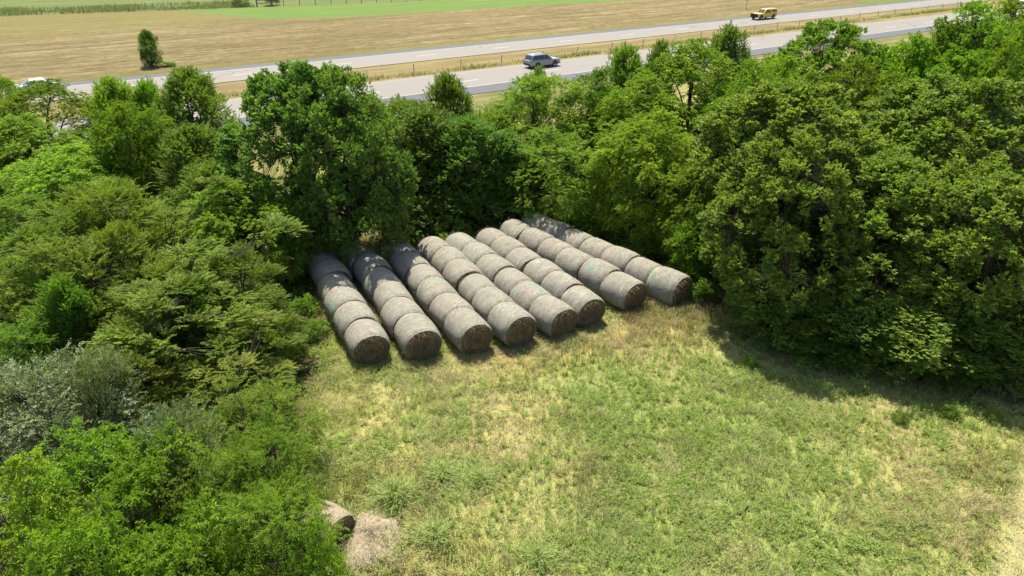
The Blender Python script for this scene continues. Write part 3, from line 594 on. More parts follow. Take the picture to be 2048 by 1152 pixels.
# ------------------------------------------------------------------ vehicles (x forward)
def loft(stations, mat_name=None):
    rings = []
    for x, half in stations:
        pts = [(x, y, z) for y, z in half] + [(x, -y, z) for y, z in reversed(half) if y > 1e-6]
        rings.append(pts)
    n = len(rings[0]); V = np.array([p for r in rings for p in r], float); Fq = []
    for i in range(len(rings) - 1):
        for j in range(n):
            k = (j + 1) % n; Fq.append((i * n + j, i * n + k, (i + 1) * n + k, (i + 1) * n + j))
    return V, np.array(Fq), n, len(rings)
def loft_mesh(name, stations, smooth=True):
    V, Fq, n, m = loft(stations)
    bm = bmesh.new(); vs = [bm.verts.new(v) for v in V]
    for q in Fq:
        try: bm.faces.new([vs[i] for i in q])
        except ValueError: pass
    bm.faces.new(vs[:n]); bm.faces.new(vs[(m - 1) * n:])
    bmesh.ops.remove_doubles(bm, verts=bm.verts[:], dist=1e-4)
    bmesh.ops.recalc_face_normals(bm, faces=bm.faces[:])
    for f in bm.faces: f.smooth = False
    me = bpy.data.meshes.new(name); bm.to_mesh(me); bm.free(); return me
def body_half(zb, zt, w, crown=.02):
    h = zt - zb
    return [(w * .90, zb), (w * .985, zb + .14 * h), (w, zb + .45 * h), (w * .985, zt - .20 * h), (w * .95, zt - .07 * h), (w * .86, zt), (0, zt + crown)]
def box_mesh(name, boxes, bev=.03):
    bm = bmesh.new()
    for (cx, cy, cz, sx, sy, sz) in boxes:
        r = bmesh.ops.create_cube(bm, size=1, matrix=Matrix.Translation((cx, cy, cz)) @ Matrix.Diagonal((sx, sy, sz, 1)))
    if bev: bmesh.ops.bevel(bm, geom=bm.edges[:], offset=bev, segments=2, affect='EDGES', clamp_overlap=True)
    me = bpy.data.meshes.new(name); bm.to_mesh(me); bm.free(); return me
def pane_mesh(name, quads, d=.012):
    bm = bmesh.new()
    for q in quads:
        q = [Vector(p) for p in q]; nrm = (q[1] - q[0]).cross(q[3] - q[0]).normalized()
        a = [bm.verts.new(p + nrm * d) for p in q]; c = [bm.verts.new(p - nrm * d) for p in q]
        bm.faces.new(a); bm.faces.new(c[::-1])
        for i in range(4): bm.faces.new((a[i], c[i], c[(i + 1) % 4], a[(i + 1) % 4]))
    bmesh.ops.recalc_face_normals(bm, faces=bm.faces[:])
    me = bpy.data.meshes.new(name); bm.to_mesh(me); bm.free(); return me
def lathe_y(name, prof, n=28):
    """profile (radius, y) spun about the axle"""
    a = np.linspace(0, 2 * PI, n, endpoint=False); V = []
    for r, y in prof: V.append(np.stack([np.cos(a) * r, np.full(n, y), np.sin(a) * r], 1))
    V = np.concatenate(V); i = np.arange(len(prof) - 1)[:, None] * n; j = np.arange(n)[None]; j2 = (j + 1) % n
    return mesh_np(name, V, [np.stack([i + j, i + n + j, i + n + j2, i + j2], -1).reshape(-1, 4)], True)
glass = plain('car_glass', (.015, .02, .028), .06, 0, .9); rubber = plain('tyre_rubber', (.022, .022, .024), .8); trimk = plain('black_trim', (.022, .023, .026), .55)
alloy = plain('wheel_alloy', (.42, .43, .45), .35, .8); redl = plain('tail_lamp', (.35, .02, .02), .2); lampc = plain('head_lamp', (.7, .72, .75), .12, 0, .8)
def wheel(e, x, y, r):
    w = .24
    me = lathe_y('tyre', [(r * .62, -w / 2), (r * .93, -w / 2), (r, -w / 2 + .04), (r, w / 2 - .04), (r * .93, w / 2), (r * .62, w / 2)])
    o = link('wheel', me, e, rubber); o.location = (x, y, r)
    s = 1 if y > 0 else -1
    rm = link('rim', lathe_y('rim', [(.0, s * .09), (.07, s * .095), (.10, s * .07), (r * .55, s * .085), (r * .64, s * .125), (r * .64, -s * .1), (.0, -s * .1)]), o, alloy)
    arch = box_mesh('hub', [(0, 0, 0, .1, .1, .1)], 0)
def car(name, label, cat, s, t, heading, paint, kind):
    x, y = st(s, t); e = empty(name, (x, y, .07), RANG + heading, label, cat)
    if kind == 'suv':
        Ln, W, belt, roof, rw = 4.95, .98, 1.08, 1.76, .37
        body = [(-2.45, body_half(.50, .98, .84)), (-2.36, body_half(.34, 1.06, .93)), (-1.6, body_half(.28, belt, W)), (0, body_half(.26, belt - .02, W)), (1.0, body_half(.26, belt - .02, W)), (1.7, body_half(.28, 1.05, W, .04)), (2.25, body_half(.32, .98, .92, .03)), (2.47, body_half(.42, .86, .80))]
        gh = [(-2.36, [(.86, 1.03), (.80, 1.05), (.5, 1.06), (0, 1.07)]), (-1.98, [(.93, 1.05), (.72, 1.58), (.62, 1.66), (0, 1.69)]), (-1.5, [(.95, 1.06), (.75, 1.66), (.64, 1.74), (0, 1.78)]), (-.15, [(.95, 1.06), (.75, 1.66), (.64, 1.745), (0, 1.78)]), (.22, [(.95, 1.06), (.74, 1.58), (.63, 1.66), (0, 1.69)]), (1.08, [(.93, 1.02), (.86, 1.05), (.6, 1.06), (0, 1.07)])]
        wx = [-1.32, 1.48]; hood = None
        side = [((-2.12, -1.20), (-1.90, -1.20)), ((-1.15, -.28), (-1.15, -.28)), ((-.22, .88), (-.22, .20))]
        ws = ((1.03, .80, 1.09), (.27, .60, 1.66)); rwn = ((-2.31, .72, 1.14), (-2.02, .58, 1.60))
    elif kind == 'sedan':
        Ln, W, belt, roof, rw = 4.8, .92, .96, 1.46, .33
        body = [(-2.4, body_half(.42, .90, .80)), (-2.25, body_half(.30, .99, .88)), (-1.4, body_half(.24, belt, W)), (1.0, body_half(.24, belt - .03, W)), (1.7, body_half(.26, .88, W, .04)), (2.2, body_half(.28, .80, .86, .03)), (2.4, body_half(.36, .70, .72))]
        gh = [(-1.85, [(.80, .98), (.74, .99), (.5, 1.0), (0, 1.01)]), (-1.0, [(.88, .95), (.66, 1.34), (.56, 1.42), (0, 1.45)]), (.2, [(.88, .94), (.66, 1.36), (.56, 1.44), (0, 1.47)]), (1.1, [(.86, .93), (.76, .95), (.5, .96), (0, .97)])]
        wx = [-1.38, 1.42]
        side = [((-1.5, -.35), (-1.0, -.35)), ((-.27, .85), (-.27, .22))]
        ws = ((1.04, .72, .98), (.28, .54, 1.42)); rwn = ((-1.78, .66, 1.03), (-1.05, .54, 1.42))
    else:
        Ln, W, belt, roof, rw = 5.9, 1.0, 1.22, 1.92, .44
        body = [(-2.95, body_half(.62, 1.20, .92)), (-2.85, body_half(.52, 1.22, .96)), (-1.2, body_half(.46, belt, W)), (-.9, body_half(.42, belt, W)), (.85, body_half(.42, belt, W)), (1.0, body_half(.42, 1.22, W, .04)), (2.6, body_half(.46, 1.16, .97, .04)), (2.88, body_half(.56, 1.10, .90, .02))]
        gh = [(-.95, [(.96, 1.20), (.76, 1.82), (.66, 1.90), (0, 1.93)]), (.15, [(.96, 1.20), (.76, 1.82), (.66, 1.90), (0, 1.93)]), (.40, [(.96, 1.20), (.75, 1.76), (.65, 1.84), (0, 1.86)]), (1.12, [(.93, 1.19), (.88, 1.21), (.6, 1.22), (0, 1.23)])]
        wx = [-1.85, 1.85]
        side = [((-.80, .02), (-.78, .02)), ((.10, .92), (.10, .38))]
        ws = ((1.07, .80, 1.26), (.45, .60, 1.83)); rwn = None
    link('body', loft_mesh('car_body', body), e, paint); link('cabin', loft_mesh('car_cabin', gh), e, paint)
    def sy(z, zb=None):   # side glass plane
        if kind == 'suv': return .95 + (.75 - .95) * (z - 1.06) / .60
        if kind == 'sedan': return .88 + (.66 - .88) * (z - .94) / .42
        return .96 + (.76 - .96) * (z - 1.20) / .62
    z0, z1 = {'suv': (1.12, 1.62), 'sedan': (1.0, 1.33), 'truck': (1.27, 1.78)}[kind]
    for (b0, b1), (a0, a1) in side:
        for sgn in (1, -1):
            q = [(b0, sgn * (sy(z0) + .004), z0), (b1, sgn * (sy(z0) + .004), z0), (a1, sgn * (sy(z1) + .004), z1), (a0, sgn * (sy(z1) + .004), z1)]
            link('window', pane_mesh('side_window', [q]), e, glass)
    (xa, ya, za), (xb, yb, zb) = ws
    link('windscreen', pane_mesh('windscreen', [[(xa + .03, -ya, za), (xa + .03, ya, za), (xb + .06, yb, zb), (xb + .06, -yb, zb)]]), e, glass)
    if rwn:
        (xa, ya, za), (xb, yb, zb) = rwn
        link('rear_window', pane_mesh('rear_window', [[(xa - .02, -ya, za), (xa - .02, ya, za), (xb - .05, yb, zb), (xb - .05, -yb, zb)]]), e, glass)
    for x in wx:
        for sgn in (1, -1):
            wheel(e, x, sgn * (W - .10), rw)
            a = np.linspace(-.15, PI + .15, 14); r1 = rw + .09
            V = np.concatenate([[[x, sgn * (W + .006), rw]], np.stack([x + np.cos(a) * r1, np.full(14, sgn * (W + .006)), rw + np.sin(a) * r1], 1), np.stack([x + np.cos(a) * r1, np.full(14, sgn * (W - .2)), rw + np.sin(a) * r1], 1)])
            ft = np.array([[0, i + 1, i + 2] for i in range(13)]); fq = np.array([[i + 1, i + 15, i + 16, i + 2] for i in range(13)])
            link('wheel_arch', mesh_np('wheel_arch', V, [ft, fq]), e, trimk)
    fx, rx = body[-1][0], body[0][0]; zl = {'suv': .84, 'sedan': .68, 'truck': .98}[kind]
    for sgn in (1, -1):
        link('headlight', box_mesh('headlight', [(fx - .11, sgn * .66, zl, .16, .30, .13)]), e, lampc)
        link('taillight', box_mesh('taillight', [(rx + .06, sgn * .76, zl + .10, .12, .16, .26)]), e, redl)
        link('mirror', box_mesh('mirror', [(ws[0][0] - .25, sgn * (W + .09), ws[0][2] + .06, .10, .20, .14)]), e, trimk if kind == 'truck' else paint)
    link('front_bumper', box_mesh('front_bumper', [(fx - .06, 0, body[-1][1][0][1] + .02, .22, 1.5, .24)]), e, trimk)
    link('rear_bumper', box_mesh('rear_bumper', [(rx + .05, 0, body[0][1][0][1] + .02, .2, 1.55, .2)]), e, trimk)
    link('side_skirt', box_mesh('side_skirt', [(0, 0, body[2][1][0][1] + .03, 2.2 if kind != 'truck' else 2.6, W * 2 + .012, .14)]), e, trimk)
    if kind == 'suv':
        for sgn in (1, -1):
            V, f = tube([(-1.7, sgn * .60, 1.77), (-1.6, sgn * .60, 1.81), (0, sgn * .60, 1.81), (.1, sgn * .60, 1.77)], [.02] * 4, 5); link('roof_rail', mesh_np('roof_rail', V, [f]), e, trimk)
    if kind == 'truck':
        link('grille', box_mesh('grille', [(fx + .0, 0, .88, .12, 1.72, .52)]), e, trimk)
        V, f = join([tube([(fx + .16, sg * .55, .45), (fx + .2, sg * .55, .9), (fx + .14, sg * .5, 1.2)], [.05] * 3, 6) for sg in (1, -1)] + [tube([(fx + .15, -.85, z), (fx + .2, 0, z), (fx + .15, .85, z)], [.05] * 3, 6) for z in (.62, .92, 1.18)])
        link('grille_guard', mesh_np('grille_guard', V, [f], True), e, trimk)
        tp = [(-2.90, [(.90, 1.20), (.74, 1.78), (.64, 1.88), (0, 1.92)]), (-1.1, [(.95, 1.20), (.78, 1.86), (.66, 1.95), (0, 1.98)]), (-1.0, [(.95, 1.20), (.77, 1.84), (.66, 1.93), (0, 1.96)])]
        cap = link('bed_topper', loft_mesh('bed_topper', tp), e, paint)
        for sgn in (1, -1):
            q = [(-2.72, sgn * .906, 1.34), (-1.35, sgn * .934, 1.34), (-1.38, sgn * .832, 1.74), (-2.70, sgn * .80, 1.72)]
            link('window', pane_mesh('topper_window', [q]), cap, glass)
    return e
gp_ = plain('grey_paint', (.27, .275, .28), .32, .1, .6, .6); yl = plain('yellow_paint', (.62, .40, .012), .35, 0, .5, .5); wh = plain('white_paint', (.66, .67, .68), .3, 0, .5, .5)
car('grey_suv', 'grey suv driving right on the near carriageway', 'car', 56.6, 78.3, 0, gp_, 'suv')
car('yellow_pickup', 'yellow pickup truck with a bed topper and black grille guard on the far carriageway', 'pickup truck', 124.2, 96.6, PI, yl, 'truck')
car('white_sedan', 'white car half hidden behind a tree at the left end of the far carriageway', 'car', -.5, 97.0, PI, wh, 'sedan')
car('white_suv', 'white suv cut off at the top right corner of the near carriageway', 'car', 189.5, 77.6, 0, wh, 'suv')
# ------------------------------------------------------------------ round hay bales
BR = .86
def cyl_co(nt, sx, sa):
    """coordinates that run round the bale: (along the axis, angle, a number of its own for every bale)"""
    tc = nt.nodes.new('ShaderNodeTexCoord'); sp = nt.nodes.new('ShaderNodeSeparateXYZ'); nt.links.new(tc.outputs['Object'], sp.inputs[0])
    oi = nt.nodes.new('ShaderNodeObjectInfo')
    an = math_n(nt, 'ARCTAN2', sp.outputs[1], sp.outputs[2])
    cb = nt.nodes.new('ShaderNodeCombineXYZ')
    nt.links.new(math_n(nt, 'MULTIPLY', sp.outputs[0], sx), cb.inputs[0]); nt.links.new(math_n(nt, 'MULTIPLY', an, sa), cb.inputs[1])
    nt.links.new(math_n(nt, 'MULTIPLY', oi.outputs['Random'], 173.0), cb.inputs[2]); return cb.outputs[0], oi
def wrap_material():
    m, nt, b = nodes('weathered_bale_wrap')
    c1, oi = cyl_co(nt, 24, 2.2); hoop = noise(nt, c1, 1.0, 6, .68, .4)
    c2, _ = cyl_co(nt, 9, 8); mott = noise(nt, c2, 1.0, 8, .78, 1.8)
    c3, _ = cyl_co(nt, 1.5, 1.3); big = noise(nt, c3, 1.0, 4, .6, .5)
    c4, _ = cyl_co(nt, 34, 30); fine = noise(nt, c4, 1.0, 5, .75, 2.5)
    v = math_n(nt, 'ADD', math_n(nt, 'ADD', math_n(nt, 'MULTIPLY', hoop.outputs[0], .38), math_n(nt, 'MULTIPLY', mott.outputs[0], .38)), math_n(nt, 'MULTIPLY', fine.outputs[0], .24))
    r = ramp(nt, [(.36, (.105, .085, .066)), (.46, (.215, .190, .160)), (.54, (.300, .275, .242)), (.63, (.420, .408, .380))], v, .95)
    warm = mixn(nt, (1.03, 1.0, .95), (.76, .84, .79), big.outputs[0])
    col = mixn(nt, r.outputs[0], warm, 1.0, 'MULTIPLY')
    # remains of the green net
    c5, _ = cyl_co(nt, 1.9, 1.05); gr = noise(nt, c5, 1.0, 5, .62, 1.4)
    gm = nn(nt, 'ShaderNodeMapRange'); gm.inputs[1].default_value = .56; gm.inputs[2].default_value = .63; nt.links.new(gr.outputs[0], gm.inputs[0])
    some = math_n(nt, 'ADD', .10, math_n(nt, 'MULTIPLY', .9, math_n(nt, 'GREATER_THAN', math_n(nt, 'FRACT', math_n(nt, 'MULTIPLY', oi.outputs['Random'], 13.7)), .60)))
    gmask = math_n(nt, 'MULTIPLY', some, math_n(nt, 'MULTIPLY', gm.outputs[0], math_n(nt, 'ADD', .22, math_n(nt, 'MULTIPLY', hoop.outputs[0], .75))))
    col = mixn(nt, col, (.150, .240, .190), gmask)
    ridge = math_n(nt, 'ABSOLUTE', math_n(nt, 'SUBTRACT', gr.outputs[0], .575))
    wl = math_n(nt, 'MULTIPLY', math_n(nt, 'LESS_THAN', ridge, .011), math_n(nt, 'GREATER_THAN', mott.outputs[0], .47))
    col = mixn(nt, col, (.40, .43, .39), math_n(nt, 'MULTIPLY', math_n(nt, 'MULTIPLY', wl, some), .5))
    nt.links.new(col, b.inputs['Base Color']); b.inputs['Roughness'].default_value = .8; b.inputs['Specular IOR Level'].default_value = .25
    bump(nt, b, v, 1.0, .05); return m
def face_material():
    m, nt, b = nodes('bale_end_straw')
    tc = nt.nodes.new('ShaderNodeTexCoord'); sp = nt.nodes.new('ShaderNodeSeparateXYZ'); nt.links.new(tc.outputs['Object'], sp.inputs[0])
    rr = math_n(nt, 'SQRT', math_n(nt, 'ADD', math_n(nt, 'POWER', sp.outputs[1], 2.0), math_n(nt, 'POWER', sp.outputs[2], 2.0)))
    an = math_n(nt, 'ARCTAN2', sp.outputs[1], sp.outputs[2]); oi = nt.nodes.new('ShaderNodeObjectInfo')
    cb = nt.nodes.new('ShaderNodeCombineXYZ'); nt.links.new(math_n(nt, 'MULTIPLY', rr, 17.0), cb.inputs[0]); nt.links.new(math_n(nt, 'MULTIPLY', an, 1.3), cb.inputs[1]); nt.links.new(math_n(nt, 'MULTIPLY', oi.outputs['Random'], 91.0), cb.inputs[2])
    n1 = noise(nt, cb.outputs[0], 1.0, 6, .7, .5); n2 = noise(nt, objco(nt), 26, 6, .75, 1.0)
    v = math_n(nt, 'ADD', math_n(nt, 'MULTIPLY', n1.outputs[0], .6), math_n(nt, 'MULTIPLY', n2.outputs[0], .4))
    r = ramp(nt, [(.34, (.055, .038, .023)), (.48, (.130, .094, .055)), (.58, (.215, .155, .090)), (.70, (.34, .25, .155))], v)
    nt.links.new(r.outputs[0], b.inputs['Base Color']); b.inputs['Roughness'].default_value = .9; b.inputs['Specular IOR Level'].default_value = .15
    bump(nt, b, v, 1.0, .05); return m
M['wrap'] = wrap_material(); M['straw'] = face_material()
M['loose'] = plain('loose_straw', (.36, .27, .16), .85, 0, .2)

def bale_meshes(seed, L, R, slump=0.0):
    rng = np.random.default_rng(seed); nx, na = 26, 72
    x = np.linspace(-L / 2, L / 2, nx); a = np.linspace(0, 2 * PI, na, endpoint=False)
    e = np.clip((L / 2 - np.abs(x)) / .17, 0, 1); prof = (1 - .075 * (1 - e) ** 2) * (1.008 - .042 * (2 * x / L) ** 2)
    ph = rng.uniform(0, 6, 8)
    A, X = np.meshgrid(a, x)
    rad = R * prof[:, None] * (1 + .010 * np.sin(2 * A + ph[0]) + .008 * np.sin(3 * A + ph[1] + X * 2) + .006 * np.sin(5 * A + ph[2] - X * 4) + .006 * np.sin(X * 9 + ph[3]) + rng.normal(0, .0022, A.shape))
    def shape(Xv, r, A):
        y, z = np.sin(A) * r, np.cos(A) * r
        sag = 1 - .06 * slump
        z = np.where(z < -R * .88, -R * .88 + (z + R * .88) * .25, z) * sag; y = y * (1 + .02 + .05 * slump * (z < 0))
        return np.stack([Xv, y, z], -1)
    V = shape(X, rad, A).reshape(-1, 3)
    i = np.arange(nx - 1)[:, None] * na; j = np.arange(na)[None]; j2 = (j + 1) % na
    Fq = np.stack([i + j, i + j2, i + na + j2, i + na + j], -1).reshape(-1, 4)
    # short straws standing off the skin
    k = 260; aa = rng.uniform(0, 2 * PI, k); xx = rng.uniform(-L / 2, L / 2, k)
    P = shape(xx, R * .975 * np.ones(k), aa); O = np.stack([np.zeros(k), np.sin(aa), np.cos(aa)], 1); D = unit(O * .35 + rng.normal(0, .6, (k, 3)))
    ln = rng.uniform(.05, .14, (k, 1)); S = unit(np.cross(D, O + .01)) * .006
    q = np.stack([P - S, P + S, P + D * ln + S * .4, P + D * ln - S * .4], 1).reshape(-1, 3)
    wrap = mesh_np('bale_wrap', np.concatenate([V, q]), [Fq, np.arange(k * 4).reshape(-1, 4) + len(V)], True)
    ends = []
    for sgn in (1, -1):
        nr = 14; fr = np.linspace(1, 0.0, nr)
        ring = rad[-1] if sgn > 0 else rad[0]
        RR = ring[None] * fr[:, None]; AA = np.tile(a, (nr, 1))
        bul = sgn * (L / 2 + .0 + .05 * (1 - fr[:, None] ** 2.5) + rng.normal(0, .009, (nr, na)) * (fr[:, None] < .97) * (fr[:, None] > .03) + .016 * np.sin(fr[:, None] * 24 + AA * .5))
        bul = np.where(fr[:, None] > .985, sgn * L / 2, bul); bul[-1] = bul[-1].mean()
        Vf = shape(bul, RR, AA).reshape(-1, 3)
        i = np.arange(nr - 1)[:, None] * na; Ff = np.stack([i + j, i + j2, i + na + j2, i + na + j], -1).reshape(-1, 4)
        if sgn < 0: Ff = Ff[:, ::-1]
        k = 420; aa = rng.uniform(0, 2 * PI, k); f = np.sqrt(rng.uniform(.02, 1, k)); P = shape(np.full(k, sgn * (L / 2 + .03)), R * f * .95, aa)
        rim = f > .9; O = np.stack([np.zeros(k), np.sin(aa), np.cos(aa)], 1)
        D = unit(np.array([sgn * .8, 0, 0]) + O * .5 * rim[:, None] + rng.normal(0, .55, (k, 3)) + np.array([0, 0, -.3])); ln = rng.uniform(.05, .17, (k, 1))
        S = unit(np.cross(D, O + .013)) * .006
        q = np.stack([P - S, P + S, P + D * ln + S * .4, P + D * ln - S * .4], 1).reshape(-1, 3)
        ends.append(mesh_np('bale_end', np.concatenate([Vf, q]), [Ff, np.arange(k * 4).reshape(-1, 4) + len(Vf)], True))
    return wrap, ends[0], ends[1]
BALES = [bale_meshes(100 + i, 1.0, BR) for i in range(9)]
FT = [(743, 665), (848, 657), (952, 644), (1046, 629), (1129, 614), (1190, 591), (1274, 562), (1370, 551)]
BT = [(635, 488), (712, 479), (790, 474), (861, 467), (913, 460), (973, 449), (1020, 433), (1060, 419)]
NB = [6, 6, 6, 6, 6, 6, 6, 7]
ROWN = ['leftmost row', 'second row from the left', 'third row from the left', 'fourth row from the left', 'fourth row from the right', 'third row from the right', 'second row from the right', 'rightmost row']
POSN = ['front', 'second from the front', 'third from the front', 'fourth from the front', 'fifth from the front', 'sixth from the front', 'last']
rbz = random.Random(17); BOX = []; FRONT = []
for r in range(8):
    a = np.array(gp(*FT[r], 2 * BR - .05)); c = np.array(gp(*BT[r], 2 * BR - .05)); n = NB[r]
    d = (a - c); Lr = np.linalg.norm(d); d = d / Lr; pit = Lr / n; ang = math.atan2(d[1], d[0])
    for k in range(n):
        L = pit - rbz.choice((.0, .01, .02, .05, .10)); ce = a - d * (pit * (k + .5) + rbz.uniform(-.02, .02)) + np.array([-d[1], d[0]]) * rbz.uniform(-.09, .09)
        shade = (r == 0 and k >= 2) or (r == 1 and k >= 3) or (r == 2 and k == 5) or (r == 7 and k >= 5)
        pos = 'front bale of' if k == 0 else 'back bale of' if k == n - 1 else POSN[k] + ' in'
        lab = ('shaded grey hay bale ' if shade else 'grey bale with dark end showing, ' if k == 0 else 'sunlit grey hay bale ') + pos + ' the ' + ROWN[r]
        e = empty('hay_bale', (ce[0], ce[1], BR * .895), ang + rbz.uniform(-.06, .06), lab, 'hay bale', 'round hay bales stored in rows')
        sc = rbz.uniform(.965, 1.035); e.scale = (L, sc * rbz.uniform(1.0, 1.03), sc * rbz.uniform(.95, 1.0)); e.location.z = BR * .905 * e.scale.z - .005
        w, f0, f1 = BALES[rbz.randrange(9)]
        for me, nm, mt in ((w, 'wrap', M['wrap']), (f0, 'end_face', M['straw']), (f1, 'end_face', M['straw'])):
            o = bpy.data.objects.new(nm, me); C.objects.link(o); o.parent = e
            if not me.materials: me.materials.append(mt)
        if k == 0: FRONT.append((ce[0] + d[0] * L / 2, ce[1] + d[1] * L / 2, d[0], d[1]))
        BOX.append((ce[0], ce[1], ang, L / 2, BR))
# collapsed old hay at the bottom of the picture
def old_material():
    m, nt, b = nodes('old_hay'); a = noise(nt, objco(nt), 9, 8, .75, 1.0); c = noise(nt, objco(nt, (1, 1, 3)), 40, 6, .75, 1.5)
    v = math_n(nt, 'ADD', math_n(nt, 'MULTIPLY', a.outputs[0], .5), math_n(nt, 'MULTIPLY', c.outputs[0], .5))
    r = ramp(nt, [(.34, (.15, .108, .068)), (.47, (.295, .236, .160)), (.58, (.385, .325, .230)), (.7, (.46, .41, .31))], v, .85)
    nt.links.new(r.outputs[0], b.inputs['Base Color']); b.inputs['Roughness'].default_value = .95; bump(nt, b, v, 1.0, .04); return m
M['old'] = old_material()
w, f0, f1 = bale_meshes(400, 1.2, .66, 2.6)
x, y = gp(678, 1068); ob = empty('old_bale', (x - .34, y, .42), -.60, 'collapsed pale tan bale with a dark end half hidden by saplings', 'hay bale')
link('wrap', w, ob, M['old']); link('end_face', f0, ob, M['straw']); link('end_face', f1, ob, M['straw'])
def mound(name, cx, cy, rx, ry, h, rz, seed):
    rng = np.random.default_rng(seed); n, mr = 56, 18; a = np.linspace(0, 2 * PI, n, endpoint=False); f = np.linspace(1, 0, mr)
    ol = 1 + .16 * np.sin(2 * a + 1) + .07 * np.sin(3 * a + seed) + .05 * np.sin(7 * a) + rng.normal(0, .012, n)
    A, Fr = np.meshgrid(a, f); X = np.cos(A) * rx * Fr * ol; Y = np.sin(A) * ry * Fr * ol
    Z = h * (1 - Fr ** 3.2) ** .8 * (1 + .16 * np.sin(X * 4 + seed) + .12 * np.sin(Y * 5)) + rng.normal(0, .010, A.shape) * (Fr < .95)
    Z -= .10 * np.exp(-((Y - .1) / .06) ** 2) * (Fr < .96); Z = np.maximum(Z, -.02); Z[-1] = Z[-1].mean()
    V = np.stack([X, Y, Z], -1).reshape(-1, 3); i = np.arange(mr - 1)[:, None] * n; j = np.arange(n)[None]; j2 = (j + 1) % n
    k = 900; u = rng.integers(0, mr * n, k); P = V[u]; D = unit(rng.normal(0, 1, (k, 3)) * np.array([1, 1, .35]) + np.array([0, 0, .2])); S = unit(np.cross(D, np.array([0, 0, 1.]))) * .006; ln = rng.uniform(.05, .2, (k, 1))
    q = np.stack([P - S, P + S, P + D * ln + S * .4, P + D * ln - S * .4], 1).reshape(-1, 3)
    k2 = 1500; aa = rng.uniform(0, 6.28, k2); fr = np.abs(rng.normal(1.0, .22, k2)); P2 = np.stack([np.cos(aa) * rx * fr, np.sin(aa) * ry * fr, np.full(k2, .03) + rng.uniform(0, .05, k2)], 1)   # strands spilled round about
    D2 = unit(rng.normal(0, 1, (k2, 3)) * np.array([1, 1, .2])); S2 = unit(np.cross(D2, np.array([0, 0, 1.]))) * .008; l2 = rng.uniform(.08, .28, (k2, 1))
    q = np.concatenate([q, np.stack([P2 - S2, P2 + S2, P2 + D2 * l2 + S2 * .4, P2 + D2 * l2 - S2 * .4], 1).reshape(-1, 3)]); k += k2
    o = link(name, mesh_np(name, np.concatenate([V, q]), [np.stack([i + j, i + j2, i + n + j2, i + n + j], -1).reshape(-1, 4), np.arange(k * 4).reshape(-1, 4) + len(V)], True), None, M['old'])
    o.location = (cx, cy, 0); o.rotation_euler = (0, 0, rz); return o
x, y = gp(742, 1078); tag(mound('hay_heap', x, y, .82, 1.5, .26, .25, 3), 'flattened pale tan heap of spilled hay right of the collapsed bale', 'hay heap')
# ------------------------------------------------------------------ the hay field: standing and lodged grass, leafy weeds
rng = np.random.default_rng(77)
def blades(P, az, lean, ln, wd, col, bend):
    k = len(P); d = np.stack([np.cos(az), np.sin(az), np.zeros(k)], 1); s = np.stack([-np.sin(az), np.cos(az), np.zeros(k)], 1) * (wd[:, None] * .5)
    z = np.array([0, 0, 1.])
    m = P + (d * np.sin(lean)[:, None] + z * np.cos(lean)[:, None]) * (ln * .55)[:, None]
    l2 = np.minimum(lean + bend, 1.75)
    t = m + (d * np.sin(l2)[:, None] + z * np.cos(l2)[:, None]) * (ln * .45)[:, None]
    t[:, 2] = np.maximum(t[:, 2], .015)
    V = np.stack([P - s, P + s, m + s * .8, m - s * .8, t], 1).reshape(-1, 3); o = np.arange(k)[:, None] * 5
    return V, o + np.array([[0, 1, 2, 3]]), o + np.array([[3, 2, 4]]), np.repeat(col, 5, 0)
def tone_mat(name, trans=.25):
    m, nt, b = nodes(name); at = nn(nt, 'ShaderNodeAttribute', attribute_name='tone'); nt.links.new(at.outputs['Color'], b.inputs['Base Color'])
    b.inputs['Roughness'].default_value = .6; b.inputs['Specular IOR Level'].default_value = .25
    tr = nt.nodes.new('ShaderNodeBsdfTranslucent'); nt.links.new(at.outputs['Color'], tr.inputs[0]); mx = nt.nodes.new('ShaderNodeMixShader'); mx.inputs[0].default_value = trans
    nt.links.new(b.outputs[0], mx.inputs[1]); nt.links.new(tr.outputs[0], mx.inputs[2]); nt.links.new(mx.outputs[0], nt.nodes['Material Output'].inputs[0]); return m
M['blade'] = tone_mat('grass_blades')
def free_of_bales(x, y, pad=0.0):
    ok = np.ones(len(x), bool)
    for cx, cy, an, h, R in BOX:
        u = (x - cx) * math.cos(an) + (y - cy) * math.sin(an); v = -(x - cx) * math.sin(an) + (y - cy) * math.cos(an)
        ok &= ~((np.abs(u) < h + .02 + pad) & (np.abs(v) < R * .55 + pad))
    return ok
def in_field(x, y):
    left = np.where(y > 26, -9.9, np.where(y > 20, -8.3, -6.9))
    return (x > left) & (((x - 8.8) * .55 + (y - 29.2) * .84) < 3.4) & (y < 41) & (np.abs(x) < y * .95 + 3)
def scatter(n, x0, x1, y0, y1):
    x = rng.uniform(x0, x1, n); y = rng.uniform(y0, y1, n); k = in_field(x, y) & free_of_bales(x, y); return x[k], y[k]
